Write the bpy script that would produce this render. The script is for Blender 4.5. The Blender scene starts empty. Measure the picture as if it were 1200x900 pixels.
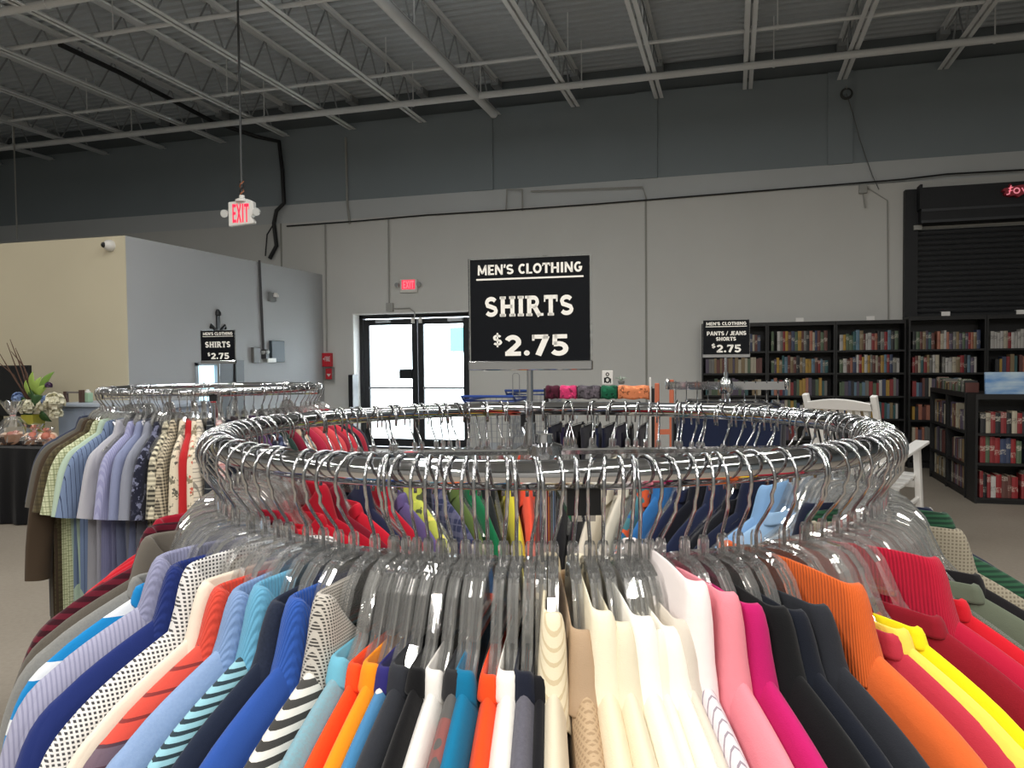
import bpy, bmesh, math, random
from mathutils import Vector, Matrix
random.seed(7)
SC = bpy.context.scene
COL = SC.collection
PI = math.pi
R_ = math.radians

# ------------------------------------------------------------------ camera, world, light
CAMZ = 1.49
F = 900.0
YAW = R_(16.1)
PITCH = math.atan(30 / 900)
ROLL = 0.010
_f = Vector((-math.sin(YAW) * math.cos(PITCH), math.cos(YAW) * math.cos(PITCH), -math.sin(PITCH)))
_r0 = Vector((math.cos(YAW), math.sin(YAW), 0))
_u0 = _r0.cross(_f)
_u = _u0 * math.cos(ROLL) + _r0 * math.sin(ROLL)
_r = _r0 * math.cos(ROLL) - _u0 * math.sin(ROLL)
CAM = Vector((0, 0, CAMZ))
cd = bpy.data.cameras.new('camera')
cd.sensor_width = 36; cd.lens = 36 * F / 1200; cd.clip_start = .02; cd.clip_end = 300
cam = bpy.data.objects.new('camera', cd); COL.objects.link(cam)
cam.matrix_world = Matrix(((_r.x, _u.x, -_f.x, 0), (_r.y, _u.y, -_f.y, 0), (_r.z, _u.z, -_f.z, CAMZ), (0, 0, 0, 1)))
SC.camera = cam

w = bpy.data.worlds.new('world'); SC.world = w; w.use_nodes = True
bg = w.node_tree.nodes['Background']
bg.inputs[0].default_value = (.80, .90, 1, 1); bg.inputs[1].default_value = 13.0
SC.view_settings.view_transform = 'Standard'; SC.view_settings.look = 'None'
SC.view_settings.exposure = 0.0; SC.view_settings.gamma = 1.0; SC.view_settings.use_curve_mapping = False
SC.cycles.transparent_max_bounces = 48
SC.cycles.max_bounces = 8

def ray(px, py):
    return (_f * F + _r * (px - 600) - _u * (py - 450)).normalized()
def at_y(px, py, y):
    d = ray(px, py); return CAM + d * ((y - CAM.y) / d.y)
def at_x(px, py, x):
    d = ray(px, py); return CAM + d * ((x - CAM.x) / d.x)
def at_z(px, py, z):
    d = ray(px, py); return CAM + d * ((z - CAM.z) / d.z)
def at_d(px, py, dep):
    d = ray(px, py); return CAM + d * (dep / d.dot(_f))
def proj(p):
    v = Vector(p) - CAM; k = F / v.dot(_f)
    return 600 + v.dot(_r) * k, 450 - v.dot(_u) * k
def camxy(X, Y):   # camera-frame ground coordinates (right, forward) to world
    return Vector((X * math.cos(YAW) - Y * math.sin(YAW), X * math.sin(YAW) + Y * math.cos(YAW), 0))

# ------------------------------------------------------------------ materials
MATS = {}
def nt(name):
    m = bpy.data.materials.new(name); m.use_nodes = True
    t = m.node_tree; return m, t, t.nodes['Principled BSDF']
def N(t, typ, **kw):
    n = t.nodes.new(typ)
    for k, v in kw.items(): setattr(n, k, v)
    return n
def L(t, a, b): t.links.new(a, b)
def math_n(t, op, a, b=None):
    n = N(t, 'ShaderNodeMath', operation=op)
    for i, v in enumerate((a, b)):
        if v is None: continue
        if isinstance(v, (int, float)): n.inputs[i].default_value = v
        else: L(t, v, n.inputs[i])
    return n.outputs[0]
def mixc(t, fac, a, b):
    n = N(t, 'ShaderNodeMix', data_type='RGBA')
    if isinstance(fac, (int, float)): n.inputs[0].default_value = fac
    else: L(t, fac, n.inputs[0])
    for i, v in ((6, a), (7, b)):
        if isinstance(v, tuple): n.inputs[i].default_value = (*v[:3], 1)
        else: L(t, v, n.inputs[i])
    return n.outputs[2]
def lin(c):
    return tuple((x / 255 / 12.92) if x / 255 <= .04045 else ((x / 255 + .055) / 1.055) ** 2.4 for x in c)

def surf(name, rgb, rough=.6, metal=0, var=.08, vscale=4, bump=.0, bscale=60, spec=.5):
    """plain painted / plastic / wood-like surface with slight procedural variation"""
    if name in MATS: return MATS[name]
    m, t, p = nt(name); c = lin(rgb)
    tc = N(t, 'ShaderNodeTexCoord')
    no = N(t, 'ShaderNodeTexNoise'); no.inputs['Scale'].default_value = vscale; no.inputs['Detail'].default_value = 5
    L(t, tc.outputs['Object'], no.inputs['Vector'])
    col = mixc(t, no.outputs[0], tuple(x * (1 - var) for x in c), tuple(min(1, x * (1 + var)) for x in c))
    L(t, col, p.inputs['Base Color'])
    p.inputs['Roughness'].default_value = rough; p.inputs['Metallic'].default_value = metal
    p.inputs['Specular IOR Level'].default_value = spec
    if bump:
        n2 = N(t, 'ShaderNodeTexNoise'); n2.inputs['Scale'].default_value = bscale; n2.inputs['Detail'].default_value = 3
        L(t, tc.outputs['Object'], n2.inputs['Vector'])
        b = N(t, 'ShaderNodeBump'); b.inputs['Strength'].default_value = bump; b.inputs['Distance'].default_value = .004
        L(t, n2.outputs[0], b.inputs['Height']); L(t, b.outputs[0], p.inputs['Normal'])
    MATS[name] = m; return m

def emit(name, rgb, s):
    if name in MATS: return MATS[name]
    m, t, p = nt(name); c = lin(rgb)
    p.inputs['Base Color'].default_value = (*c, 1)
    p.inputs['Emission Color'].default_value = (*c, 1); p.inputs['Emission Strength'].default_value = s
    MATS[name] = m; return m

def clear(name, tint, gl=.16, haze=.05, rough=.06, pw=1.0):
    """clear thin plastic: see-through with reflections growing at grazing angles and a trace of haze"""
    if name in MATS: return MATS[name]
    m, t, p = nt(name); t.nodes.remove(p)
    out = [n for n in t.nodes if n.type == 'OUTPUT_MATERIAL'][0]
    tr = N(t, 'ShaderNodeBsdfTransparent'); tr.inputs[0].default_value = (*tint, 1)
    go = N(t, 'ShaderNodeBsdfGlossy'); go.inputs['Roughness'].default_value = rough; go.inputs[0].default_value = (1, 1, 1, 1)
    di = N(t, 'ShaderNodeBsdfTranslucent'); di.inputs[0].default_value = (.95, .95, .93, 1)
    d2 = N(t, 'ShaderNodeBsdfDiffuse'); d2.inputs[0].default_value = (.95, .95, .93, 1)
    ad = N(t, 'ShaderNodeMixShader'); ad.inputs[0].default_value = .5
    L(t, di.outputs[0], ad.inputs[1]); L(t, d2.outputs[0], ad.inputs[2])
    m1 = N(t, 'ShaderNodeMixShader'); m1.inputs[0].default_value = haze
    L(t, tr.outputs[0], m1.inputs[1]); L(t, ad.outputs[0], m1.inputs[2])
    lw = N(t, 'ShaderNodeLayerWeight'); lw.inputs[0].default_value = .35
    fac = math_n(t, 'ADD', math_n(t, 'MULTIPLY', lw.outputs['Fresnel'], .85 * pw), gl * .05)
    m2 = N(t, 'ShaderNodeMixShader'); L(t, fac, m2.inputs[0])
    L(t, m1.outputs[0], m2.inputs[1]); L(t, go.outputs[0], m2.inputs[2])
    L(t, m2.outputs[0], out.inputs[0])
    MATS[name] = m; return m

def fabric(rgb, kind='plain', rgb2=(20, 20, 25), period=.012, duty=.5, rgb3=None, rib=0.0):
    key = f'fabric_{kind}_{rgb}_{rgb2}_{period}_{duty}_{rgb3}_{rib}'
    if key in MATS: return MATS[key]
    m, t, p = nt('fabric'); c1, c2 = lin(rgb), lin(rgb2); c3 = lin(rgb3) if rgb3 else c2
    tc = N(t, 'ShaderNodeTexCoord'); sx = N(t, 'ShaderNodeSeparateXYZ'); L(t, tc.outputs['Object'], sx.inputs[0])
    def band(axis, per, du, off=0.0):
        v = math_n(t, 'MULTIPLY', axis, 1 / per)
        if off: v = math_n(t, 'ADD', v, off)
        return math_n(t, 'LESS_THAN', math_n(t, 'FRACT', v), du)
    def noise(scale, detail=3):
        n = N(t, 'ShaderNodeTexNoise'); n.inputs['Scale'].default_value = scale; n.inputs['Detail'].default_value = detail
        L(t, tc.outputs['Object'], n.inputs['Vector']); return n.outputs[0]
    X, Y, Z = sx.outputs
    if kind == 'plain': col = mixc(t, 0.0, c1, c1)
    elif kind == 'hstripe': col = mixc(t, band(Z, period, duty), c1, c2)
    elif kind == 'vstripe': col = mixc(t, band(X, period, duty), c1, c2)
    elif kind == 'diag': col = mixc(t, band(math_n(t, 'ADD', X, math_n(t, 'MULTIPLY', Z, .8)), period, duty), c1, c2)
    elif kind == 'check':
        a, b = band(X, period, .5), band(Z, period, .5)
        h = math_n(t, 'MULTIPLY', math_n(t, 'ADD', a, b), .5)
        col = mixc(t, h, c1, c2)
    elif kind == 'hound':
        a, b = band(X, period, .55), band(Z, period, .55)
        col = mixc(t, math_n(t, 'MULTIPLY', a, b), c1, c2)
    elif kind == 'plaid':
        a, b = band(X, period, duty), band(Z, period, duty)
        a2, b2 = band(X, period * 1.0, .08, .35), band(Z, period, .08, .35)
        col = mixc(t, math_n(t, 'MULTIPLY', a, .6), c1, c2); col = mixc(t, math_n(t, 'MULTIPLY', b, .6), col, c2)
        col = mixc(t, math_n(t, 'MULTIPLY', math_n(t, 'MAXIMUM', a2, b2), .7), col, c3)
    elif kind == 'block':
        col = mixc(t, band(Z, period, duty), c1, c2)
        col = mixc(t, math_n(t, 'MULTIPLY', band(Z, period / 6, .18), .7), col, c3)
    elif kind == 'print':
        f1 = math_n(t, 'GREATER_THAN', noise(34, 5), .57); f2 = math_n(t, 'GREATER_THAN', noise(48, 6), .60)
        col = mixc(t, f1, c1, c2); col = mixc(t, f2, col, c3)
    elif kind == 'camo':
        f1 = math_n(t, 'GREATER_THAN', noise(14, 2), .5); f2 = math_n(t, 'GREATER_THAN', noise(11, 2), .57)
        col = mixc(t, f1, c1, c2); col = mixc(t, f2, col, c3)
    elif kind == 'heather':
        col = mixc(t, noise(420, 2), c1, c2)
    # cloth variation + weave
    nz = noise(9, 4)
    col = mixc(t, math_n(t, 'MULTIPLY', nz, .22), col, tuple(x * .62 for x in c1))
    L(t, col, p.inputs['Base Color']); p.inputs['Roughness'].default_value = .92
    p.inputs['Sheen Weight'].default_value = .12; p.inputs['Specular IOR Level'].default_value = .15
    wv = noise(900, 2); nb = noise(38, 3)
    hgt = math_n(t, 'ADD', math_n(t, 'MULTIPLY', wv, .25), math_n(t, 'MULTIPLY', nb, 1.6))
    if rib:
        rb = math_n(t, 'SINE', math_n(t, 'MULTIPLY', math_n(t, 'ADD', math_n(t, 'MULTIPLY', X, .6), Y), 2 * PI / rib)); hgt = math_n(t, 'ADD', hgt, math_n(t, 'MULTIPLY', rb, .5))
        L(t, mixc(t, math_n(t, 'MULTIPLY', math_n(t, 'ADD', rb, 1), .07), col, tuple(x * .4 for x in c1)), p.inputs['Base Color'])
    b = N(t, 'ShaderNodeBump'); b.inputs['Strength'].default_value = .45; b.inputs['Distance'].default_value = .0018
    L(t, hgt, b.inputs['Height']); L(t, b.outputs[0], p.inputs['Normal'])
    MATS[key] = m; return m

CHROME = surf('chrome', (205, 206, 209), .06, 1, .01)
WIRE = surf('hook_steel', (188, 189, 191), .14, 1, .02)
BLACKP = surf('black_paint', (22, 23, 25), .45)
BLACKM = surf('black_metal', (17, 19, 22), .4)
WHITEP = surf('white_paint', (232, 230, 226), .45)
WHITEPL = surf('white_plastic', (222, 219, 212), .4)
JOIST = surf('joist_paint', (226, 228, 228), .55, 0, .06)
PIPE = surf('pipe_paint', (220, 222, 222), .5, 0, .06)
CONDUIT = surf('conduit', (158, 157, 151), .5)
PLASTIC = clear('clear_plastic', (1, 1, .995), 1.0, .10, .035)
GLASS = clear('door_glass', (.97, .985, .98), .05, .0, .01, .5)
ACRYL = clear('acrylic', (.97, .98, .98), .25, .02, .04)
CELLO = clear('cellophane', (.95, .95, .95), .5, .10, .12)

# ------------------------------------------------------------------ mesh helpers
class MB:
    def __init__(s): s.v = []; s.f = []; s.m = []; s.mi = 0
    def add(s, vs, fs):
        o = len(s.v); s.v += [tuple(v) for v in vs]
        for f in fs: s.f.append(tuple(o + i for i in f)); s.m.append(s.mi)
        return s
    def box(s, c, d, rz=0, M=None):
        x, y, z = (k / 2 for k in d); c = Vector(c)
        vs = [Vector((sx * x, sy * y, sz * z)) for sz in (-1, 1) for sy in (-1, 1) for sx in (-1, 1)]
        if M is None and rz: M = Matrix.Rotation(rz, 3, 'Z')
        vs = [(M @ v if M is not None else v) + c for v in vs]
        return s.add(vs, [(0, 2, 3, 1), (4, 5, 7, 6), (0, 1, 5, 4), (2, 6, 7, 3), (0, 4, 6, 2), (1, 3, 7, 5)])
    def bb(s, a, b):
        a = Vector(a); b = Vector(b); return s.box((a + b) / 2, tuple(abs(k) for k in (b - a)))
    def tube(s, pts, r, n=8, closed=False, cap=True, sx=1, up=None):
        pts = [Vector(p) for p in pts]; k = len(pts); rs = r if isinstance(r, (list, tuple)) else [r] * k
        prev = None; rings = []
        for i, p in enumerate(pts):
            a = pts[i - 1] if (i or closed) else p; b = pts[(i + 1) % k] if (i < k - 1 or closed) else p
            tng = (b - a).normalized()
            if prev is None:
                ref = Vector(up) if up else (Vector((0, 0, 1)) if abs(tng.z) < .9 else Vector((1, 0, 0)))
                e = tng.cross(ref).normalized()
            else:
                e = (prev - tng * prev.dot(tng)).normalized()
            prev = e; g = tng.cross(e)
            rings.append([p + e * (math.cos(2 * PI * j / n) * rs[i] * sx) + g * (math.sin(2 * PI * j / n) * rs[i]) for j in range(n)])
        vs = [v for rg in rings for v in rg]; fs = []
        for i in range(k if closed else k - 1):
            i2 = (i + 1) % k
            for j in range(n):
                fs.append((i * n + j, i * n + (j + 1) % n, i2 * n + (j + 1) % n, i2 * n + j))
        if cap and not closed:
            fs.append(tuple(range(n))[::-1]); fs.append(tuple((k - 1) * n + j for j in range(n)))
        return s.add(vs, fs)
    def bar(s, a, b, wd, ht, up=(0, 0, 1)):
        """rectangular bar from a to b"""
        a = Vector(a); b = Vector(b); t_ = (b - a).normalized(); e = t_.cross(Vector(up)).normalized(); g = e.cross(t_)
        vs = [q + e * (sx * wd / 2) + g * (sz * ht / 2) for q in (a, b) for sx, sz in ((-1, -1), (1, -1), (1, 1), (-1, 1))]
        return s.add(vs, [(0, 1, 2, 3), (7, 6, 5, 4), (0, 4, 5, 1), (1, 5, 6, 2), (2, 6, 7, 3), (3, 7, 4, 0)])
    def lathe(s, prof, n=16, c=(0, 0, 0), sx=1, sy=1):
        vs = []; fs = []
        for (r, z) in prof:
            for j in range(n):
                a = 2 * PI * j / n; vs.append((c[0] + r * math.cos(a) * sx, c[1] + r * math.sin(a) * sy, c[2] + z))
        for i in range(len(prof) - 1):
            for j in range(n): fs.append((i * n + j, i * n + (j + 1) % n, (i + 1) * n + (j + 1) % n, (i + 1) * n + j))
        fs.append(tuple(range(n))[::-1]); fs.append(tuple((len(prof) - 1) * n + j for j in range(n)))
        return s.add(vs, fs)
    def prism(s, pts, y0, y1):
        """outline in x,z extruded along y"""
        n = len(pts); vs = [(x, y0, z) for x, z in pts] + [(x, y1, z) for x, z in pts]
        return s.add(vs, [tuple(range(n)), tuple(range(2 * n - 1, n - 1, -1))] + [(i, i + n, (i + 1) % n + n, (i + 1) % n) for i in range(n)])
    def grid(s, rows, wrap=False):
        n = len(rows[0]); vs = [v for r in rows for v in r]; fs = []
        for i in range(len(rows) - 1):
            for j in range(n if wrap else n - 1):
                fs.append((i * n + j, i * n + (j + 1) % n, (i + 1) * n + (j + 1) % n, (i + 1) * n + j))
        return s.add(vs, fs)
    def mesh(s, name, mats, smooth=False, weld=0):
        me = bpy.data.meshes.new(name); me.from_pydata(s.v, [], s.f)
        for m in (mats if isinstance(mats, (list, tuple)) else [mats]): me.materials.append(m)
        if len(set(s.m)) > 1: me.polygons.foreach_set('material_index', s.m)
        if smooth: me.polygons.foreach_set('use_smooth', [True] * len(me.polygons))
        b = bmesh.new(); b.from_mesh(me)
        if weld: bmesh.ops.remove_doubles(b, verts=b.verts, dist=weld)
        bmesh.ops.recalc_face_normals(b, faces=b.faces); b.to_mesh(me); b.free()
        if smooth == 'auto': me.set_sharp_from_angle(angle=R_(38))
        me.update(); return me
    def build(s, name, mats, parent=None, smooth=False, weld=0, loc=None, rz=0):
        return put(name, s.mesh(name, mats, smooth, weld), parent, loc, rz)
def put(name, me, parent=None, loc=None, rz=0):
    o = bpy.data.objects.new(name, me); COL.objects.link(o)
    if parent: o.parent = parent
    if loc is not None: o.location = loc
    if rz: o.rotation_euler.z = rz
    return o
def empty(name, loc=(0, 0, 0), rz=0):
    o = bpy.data.objects.new(name, None); COL.objects.link(o); o.location = loc; o.rotation_euler.z = rz
    o.empty_display_size = .05; return o
def tag(o, label, cat, group=None):
    o['label'] = label; o['category'] = cat
    if group: o['group'] = group
    return o
def struct(o): o['kind'] = 'structure'; return o
def bevel(o, wd, seg=2):
    m = o.modifiers.new('bevel', 'BEVEL'); m.width = wd; m.segments = seg; m.limit_method = 'ANGLE'; return o
def copy_tree(o, parent=None):
    c = o.copy(); COL.objects.link(c); c.parent = parent
    for ch in o.children: copy_tree(ch, c)
    return c

# ------------------------------------------------------------------ room shell
WY = 11.55
DECK = 5.80
XL, XR, YF = -15.0, 9.5, -7.0
def wallmat(name, rgb, rough=.75): return surf(name, rgb, rough, 0, .05, 1.3, .12, 90)
M_WALL = wallmat('wall_grey_paint', (204, 203, 198)); M_DARKW = wallmat('wall_charcoal_paint', (134, 143, 147))
M_BLOCK = wallmat('wall_block_paint', (192, 195, 195)); M_CREAM = wallmat('wall_lamplit_cream', (203, 194, 168))  # M_CREAM: warm lamplight put into the partition front's colour

def concrete():
    m, t, p = nt('floor_concrete'); tc = N(t, 'ShaderNodeTexCoord')
    n1 = N(t, 'ShaderNodeTexNoise'); n1.inputs['Scale'].default_value = 1.2; n1.inputs['Detail'].default_value = 8; L(t, tc.outputs['Object'], n1.inputs[0])
    n2 = N(t, 'ShaderNodeTexNoise'); n2.inputs['Scale'].default_value = 38; n2.inputs['Detail'].default_value = 4; L(t, tc.outputs['Object'], n2.inputs[0])
    c = mixc(t, n1.outputs[0], lin((136, 127, 114)), lin((164, 155, 142)))
    f = math_n(t, 'MULTIPLY', n2.outputs[0], .55)
    L(t, mixc(t, f, c, lin((104, 95, 84))), p.inputs['Base Color']); p.inputs['Roughness'].default_value = .5
    return m
struct(MB().bb((XL, YF, -.12), (XR, WY + .4, 0)).build('floor', concrete()))

# roof deck: corrugated sheet, ribs run along x
def deck():
    mb = MB(); y = YF; rows = []
    while y < WY + .4:
        for dy, z in ((0, 0), (.07, 0), (.085, .038), (.145, .038)):
            rows.append([(XL, y + dy, DECK + z), (XR, y + dy, DECK + z)])
        y += .16
    mb.grid(rows); mb.bb((XL, YF, DECK + .06), (XR, WY + .4, DECK + .16))
    return struct(mb.build('ceiling', surf('deck_paint', (182, 188, 192), .6, 0, .08, 1.5)))
deck()

# back wall with door opening
dl = at_y(414, 372, WY); dr_ = at_y(549, 366, WY)
DX0, DX1, DZ = dl.x, dr_.x, at_y(430, 368, WY).z
ZP = at_y(900, 224, WY).z; ZB = at_y(900, 199, WY + .06).z; ZT = 5.40
WT = .32
mb = MB()
mb.bb((XL, WY, 0), (DX0, WY + WT, ZP)); mb.bb((DX1, WY, 0), (XR, WY + WT, ZP)); mb.bb((DX0, WY, DZ), (DX1, WY + WT, ZP))
wb = struct(mb.build('wall_back', M_WALL))
struct(MB().bb((XL, WY + .05, ZP), (XR, WY + WT, ZB)).build('wall_back_upper', M_BLOCK))
struct(MB().bb((XL, WY + .05, ZB), (XR, WY + WT, ZT)).build('wall_back_band', M_DARKW))
struct(MB().bb((XL, WY + .12, ZT), (XR, WY + WT, DECK + .04)).build('wall_back_top', surf('wall_top', (100, 107, 110), .8)))
struct(MB().bb((XL - .2, YF, 0), (XL, WY + .3, DECK + .1)).build('wall_left', M_BLOCK))
struct(MB().bb((XR, YF, 0), (XR + .2, WY + .3, DECK + .1)).build('wall_right', M_DARKW))
struct(MB().bb((XL, YF - .2, 0), (XR, YF, DECK + .1)).build('wall_front', wallmat('wall_front_paint', (150, 150, 147))))
for i, px in enumerate((565, 757, 985)):      # shallow pilasters in the upper wall
    a = at_y(px, 150, WY).x
    struct(MB().bb((a - .16, WY + .02, ZB), (a + .16, WY + .06, ZT)).build(f'trim_{i+1}', M_DARKW))
# slim drywall seam strips
for i, px in enumerate((757, 330)):
    a = at_y(px, 300, WY).x
    struct(MB().bb((a - .014, WY - .012, 0), (a + .014, WY, ZP)).build(f'trim_{i+4}', surf('seam', (150, 149, 141), .7)))
struct(MB().bb((XL, WY - .015, 0), (DX0, WY, .1)).build('baseboard_back', BLACKP))

# office partition on the left: front face parallel to back wall, side face running to it
c0 = at_d(146, 276, 8.7); PX, PY, PZ = c0.x, c0.y, c0.z
struct(MB().bb((XL, PY, 0), (PX, PY + .012, PZ)).build('wall_office_front', M_CREAM))
wo = at_x(228, 425, PX); wo2 = at_x(256, 452, PX)
mb = MB()
y0, y1 = wo.y, wo2.y; z0, z1 = .95, wo.z
mb.bb((PX - .14, PY + .012, 0), (PX, y0, PZ)); mb.bb((PX - .14, y1, 0), (PX, WY, PZ))
mb.bb((PX - .14, y0, z1), (PX, y1, PZ)); mb.bb((PX - .14, y0, 0), (PX, y1, z0))
struct(mb.build('wall_office_side', wallmat('wall_pale_grey', (176, 177, 178))))  # same partition, cooler daylit side toned in the colour
struct(MB().bb((XL, PY + .14, PZ - .12), (PX - .14, WY, PZ - .02)).build('ceiling_office', M_BLOCK))
# lit window and dark door in the office side wall
wd = struct(MB().bb((PX - .05, y0, z0), (PX - .03, y1, z1)).build('window_1', emit('lit_window', (196, 238, 255), 2.2)))
MB().bb((PX - .03, y0, z0), (PX + .02, y0 + .05, z1)).bb((PX - .03, y1 - .04, z0), (PX + .02, y1, z1)).bb((PX - .03, y0, z1 - .04), (PX + .02, y1, z1)).build('window_frame', surf('frame_grey', (150, 158, 165), .5), wd)
a, b = at_x(255, 425, PX + .03), at_x(283, 425, PX + .03)
d2 = struct(MB().bb((PX + .002, a.y + .02, 0), (PX + .05, b.y, a.z + .03)).build('door_2', BLACKP))
MB().bb((PX + .05, b.y - .18, 0), (PX + .07, b.y, a.z + .03)).build('door_frame', surf('frame_dark', (82, 84, 86), .5), d2)

# ------------------------------------------------------------------ storefront double door and outside
mb = MB(); fy = WY + .20
fw = .07
mb.bb((DX0 + .007, fy, 0), (DX0 + fw, fy + .1, DZ - .007)).bb((DX1 - fw, fy, 0), (DX1, fy + .1, DZ)).bb((DX0, fy, DZ - .07), (DX1, fy + .1, DZ)).bb((DX0, fy, 0), (DX1, fy + .1, .03))
dor = struct(mb.build('door_1', BLACKM))
mid = (DX0 + DX1) / 2 + .04
for k, (xa, xb) in enumerate(((DX0 + fw + .005, mid - .005), (mid + .005, DX1 - fw - .005))):
    s = .1; zt = DZ - .08
    lf = MB().bb((xa, fy + .02, .04), (xa + s, fy + .07, zt)).bb((xb - s, fy + .02, .04), (xb, fy + .07, zt)).bb((xa + s, fy + .02, zt - .10), (xb - s, fy + .07, zt)).bb((xa + s, fy + .02, .04), (xb - s, fy + .07, .17)).build('door_leaf', BLACKM, dor)
    MB().bb((xa + s, fy + .04, .17), (xb - s, fy + .048, zt - .1)).build('door_pane', GLASS, lf)
    MB().bb((xa + s, fy - .02, 1.0), (xb - s, fy + .02, 1.035)).build('push_bar', surf('bar_alu', (150, 152, 155), .35, .8), lf)
    MB().bb((xa + .25 + .3 * k, fy - .05, zt - .06), (xa + .5 + .3 * k, fy + .02, zt - .01)).build('door_closer', surf('closer_alu', (190, 192, 195), .35, .7), lf)
    if k == 0:
        MB().bb((xb - s - .22, fy - .01, 1.17), (xb - s, fy + .03, 1.33)).build('door_notice', BLACKM, lf)
    MB().bb(((xb - .08) if k == 0 else (xa + .04), fy - .04, zt - .08), ((xb - .03) if k == 0 else (xa + .09), fy, zt + .01)).build('door_contact', WHITEPL, lf)
struct(MB().bb((DX0 - .012, WY - .014, 0), (DX0 + .006, WY + .198, DZ - .006)).bb((DX0 - .012, WY - .014, DZ - .006), (DX1 + .01, WY + .198, DZ + .012)).build('trim_6', WHITEP))
struct(MB().bb((-60, WY + .4, -.14), (60, 90, -.02)).build('ground', surf('parking_concrete', (215, 212, 205), .8, 0, .06, .6)))
p1 = at_y(527, 383, 24); p2 = at_y(556, 411, 24)
e = empty('street_board', (p1.x, 24, -.02)); tag(e, 'pale teal board on posts outside, seen through the glass doors', 'board')
W_ = p2.x - p1.x
bevel(MB().bb((0, 0, p2.z), (W_, .12, p1.z)).build('board', surf('teal_paint', (66, 136, 148), .5), e), .02)
for x in (.1, W_ - .1): MB().tube([(x, .06, 0), (x, .06, p2.z)], .04, 8).build('post', WHITEP, e)

# ------------------------------------------------------------------ ceiling steel: joists, pipes
ZJ = 5.27
jx0 = at_y(772, 122, WY - .05).x
JSP = 1.24
YJ0 = 1.5
def angle_pair():
    mb = MB(); ln = WY - .02 - YJ0
    for s in (-1, 1):
        mb.bb((s * .012, 0, 0), (s * .066, ln, .006)); mb.bb((s * .012, 0, 0), (s * .018, ln, .045))
    return mb
bot = angle_pair().mesh('bottom_chord', JOIST)
topm = MB()
for s in (-1, 1): topm.bb((s * .012, 0, 0), (s * .06, WY - .02 - YJ0, .008)); topm.bb((s * .012, 0, -.05), (s * .018, WY - .02 - YJ0, 0))
topm = topm.mesh('top_chord', JOIST)
WEBM = surf('web_paint', (150, 154, 156), .6)
seat = MB().bb((-.06, -.12, -.10), (.06, .1, 0)).mesh('bearing_seat', WEBM)
jd = DECK - ZJ - .012
STEP = .58
diag1 = MB().tube([(0, 0, .02), (0, STEP / 2, jd - .02)], .0115, 6).mesh('web_bar', WEBM)
diag2 = MB().tube([(0, 0, jd - .02), (0, STEP / 2, .02)], .0115, 6).mesh('web_bar', WEBM)
for k in range(-10, 4):
    x = jx0 + k * JSP
    e = empty('roof_joist', (x, YJ0, ZJ)); tag(e, 'pale grey open-web steel joist under the corrugated roof deck', 'joist', 'steel joists under the roof deck')
    put('bottom_chord', bot, e); put('top_chord', topm, e, (0, 0, jd))
    y = 1.5
    while y < WY - YJ0 - .6:
        put('web_bar', diag1, e, (0, y, 0)); put('web_bar', diag2, e, (0, y + STEP / 2, 0)); y += STEP
    put('bearing_seat', seat, e, (0, WY - YJ0 - .02, jd))
def xpipe(name, y, z, r, lab, x0=XL + .05, x1=XR - .05, hang=True, n=10):
    e = empty(name, (0, y, z)); tag(e, lab, 'pipe')
    MB().tube([(x0, 0, 0), (x1, 0, 0)], r, n).build('pipe_run', PIPE, e, 'auto')
    if hang:
        for k in range(-9, 4, 2):
            x = jx0 + k * JSP + .3
            if x0 < x < x1: MB().tube([(x, 0, r * .5), (x, 0, DECK - z)], .008, 6).tube([(x - .012, 0, 0), (x + .012, 0, 0)], r + .008, 10).build('pipe_hanger', PIPE, e)
    return e
xpipe('sprinkler_main', 10.45, ZJ - .06, .046, 'thick pale sprinkler main running along below the joists near the back wall')
xpipe('sprinkler_branch', 9.55, ZJ + .03, .022, 'thin branch pipe one bay in front of the thick sprinkler main')
xpipe('bridging_bar', 7.45, ZJ + .06, .026, 'slim bridging bar crossing the joists above the hanging exit sign', x1=at_y(440, 0, 7.45).x)
xpipe('sprinkler_line', 6.55, ZJ + .0, .045, 'thick sprinkler pipe crossing the far corner of the ceiling above the exit rod', x1=at_y(235, 0, 6.55).x)
# stout tube ending short of the wall with a rounded cap
pe = at_z(578, 133, ZJ - .06)
e = empty('tube_heater', (pe.x, pe.y, pe.z)); tag(e, 'stout round grey tube with a domed end, running beside a joist', 'pipe')
MB().tube([(0, 0, 0), (0, -8, 0)], .06, 14).build('tube_body', PIPE, e, 'auto')
MB().lathe([(.065, -.02), (.065, .02), (.055, .05), (.03, .07), (.005, .075)], 14).build('end_cap', PIPE, e, True).rotation_euler.x = -PI / 2
for q in (-.6, -3, -5.4): MB().tube([(0, q, .05), (0, q, DECK - pe.z)], .01, 6).build('hanger_rod', PIPE, e)

# ------------------------------------------------------------------ ceiling lamps (high bay strips, above and behind the camera)
def lamp(x, y, power, warm=(1, .965, .915), lab=''):
    e = empty('strip_light', (x, y, 4.95)); tag(e, lab or 'white linear strip light hung from the joists', 'lamp', 'strip lights over the shop floor')
    MB().prism([(-.06, .0), (.06, .0), (.045, .06), (-.045, .06)], -1.2, 1.2).build('housing', WHITEP, e)
    MB().tube([(0, -.9, .06), (0, -.9, DECK - 4.95)], .005, 5).build('cord', BLACKP, e); MB().tube([(0, .9, .06), (0, .9, DECK - 4.95)], .005, 5).build('cord', BLACKP, e)
    ld = bpy.data.lights.new('strip_tube', 'AREA'); ld.shape = 'RECTANGLE'; ld.size = .11; ld.size_y = 2.3; ld.energy = power; ld.color = warm
    lo = bpy.data.objects.new('strip_tube', ld); COL.objects.link(lo); lo.parent = e; lo.location = (0, 0, -.01)
    return e
_lp = at_z(440, -120, 4.95)
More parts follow.
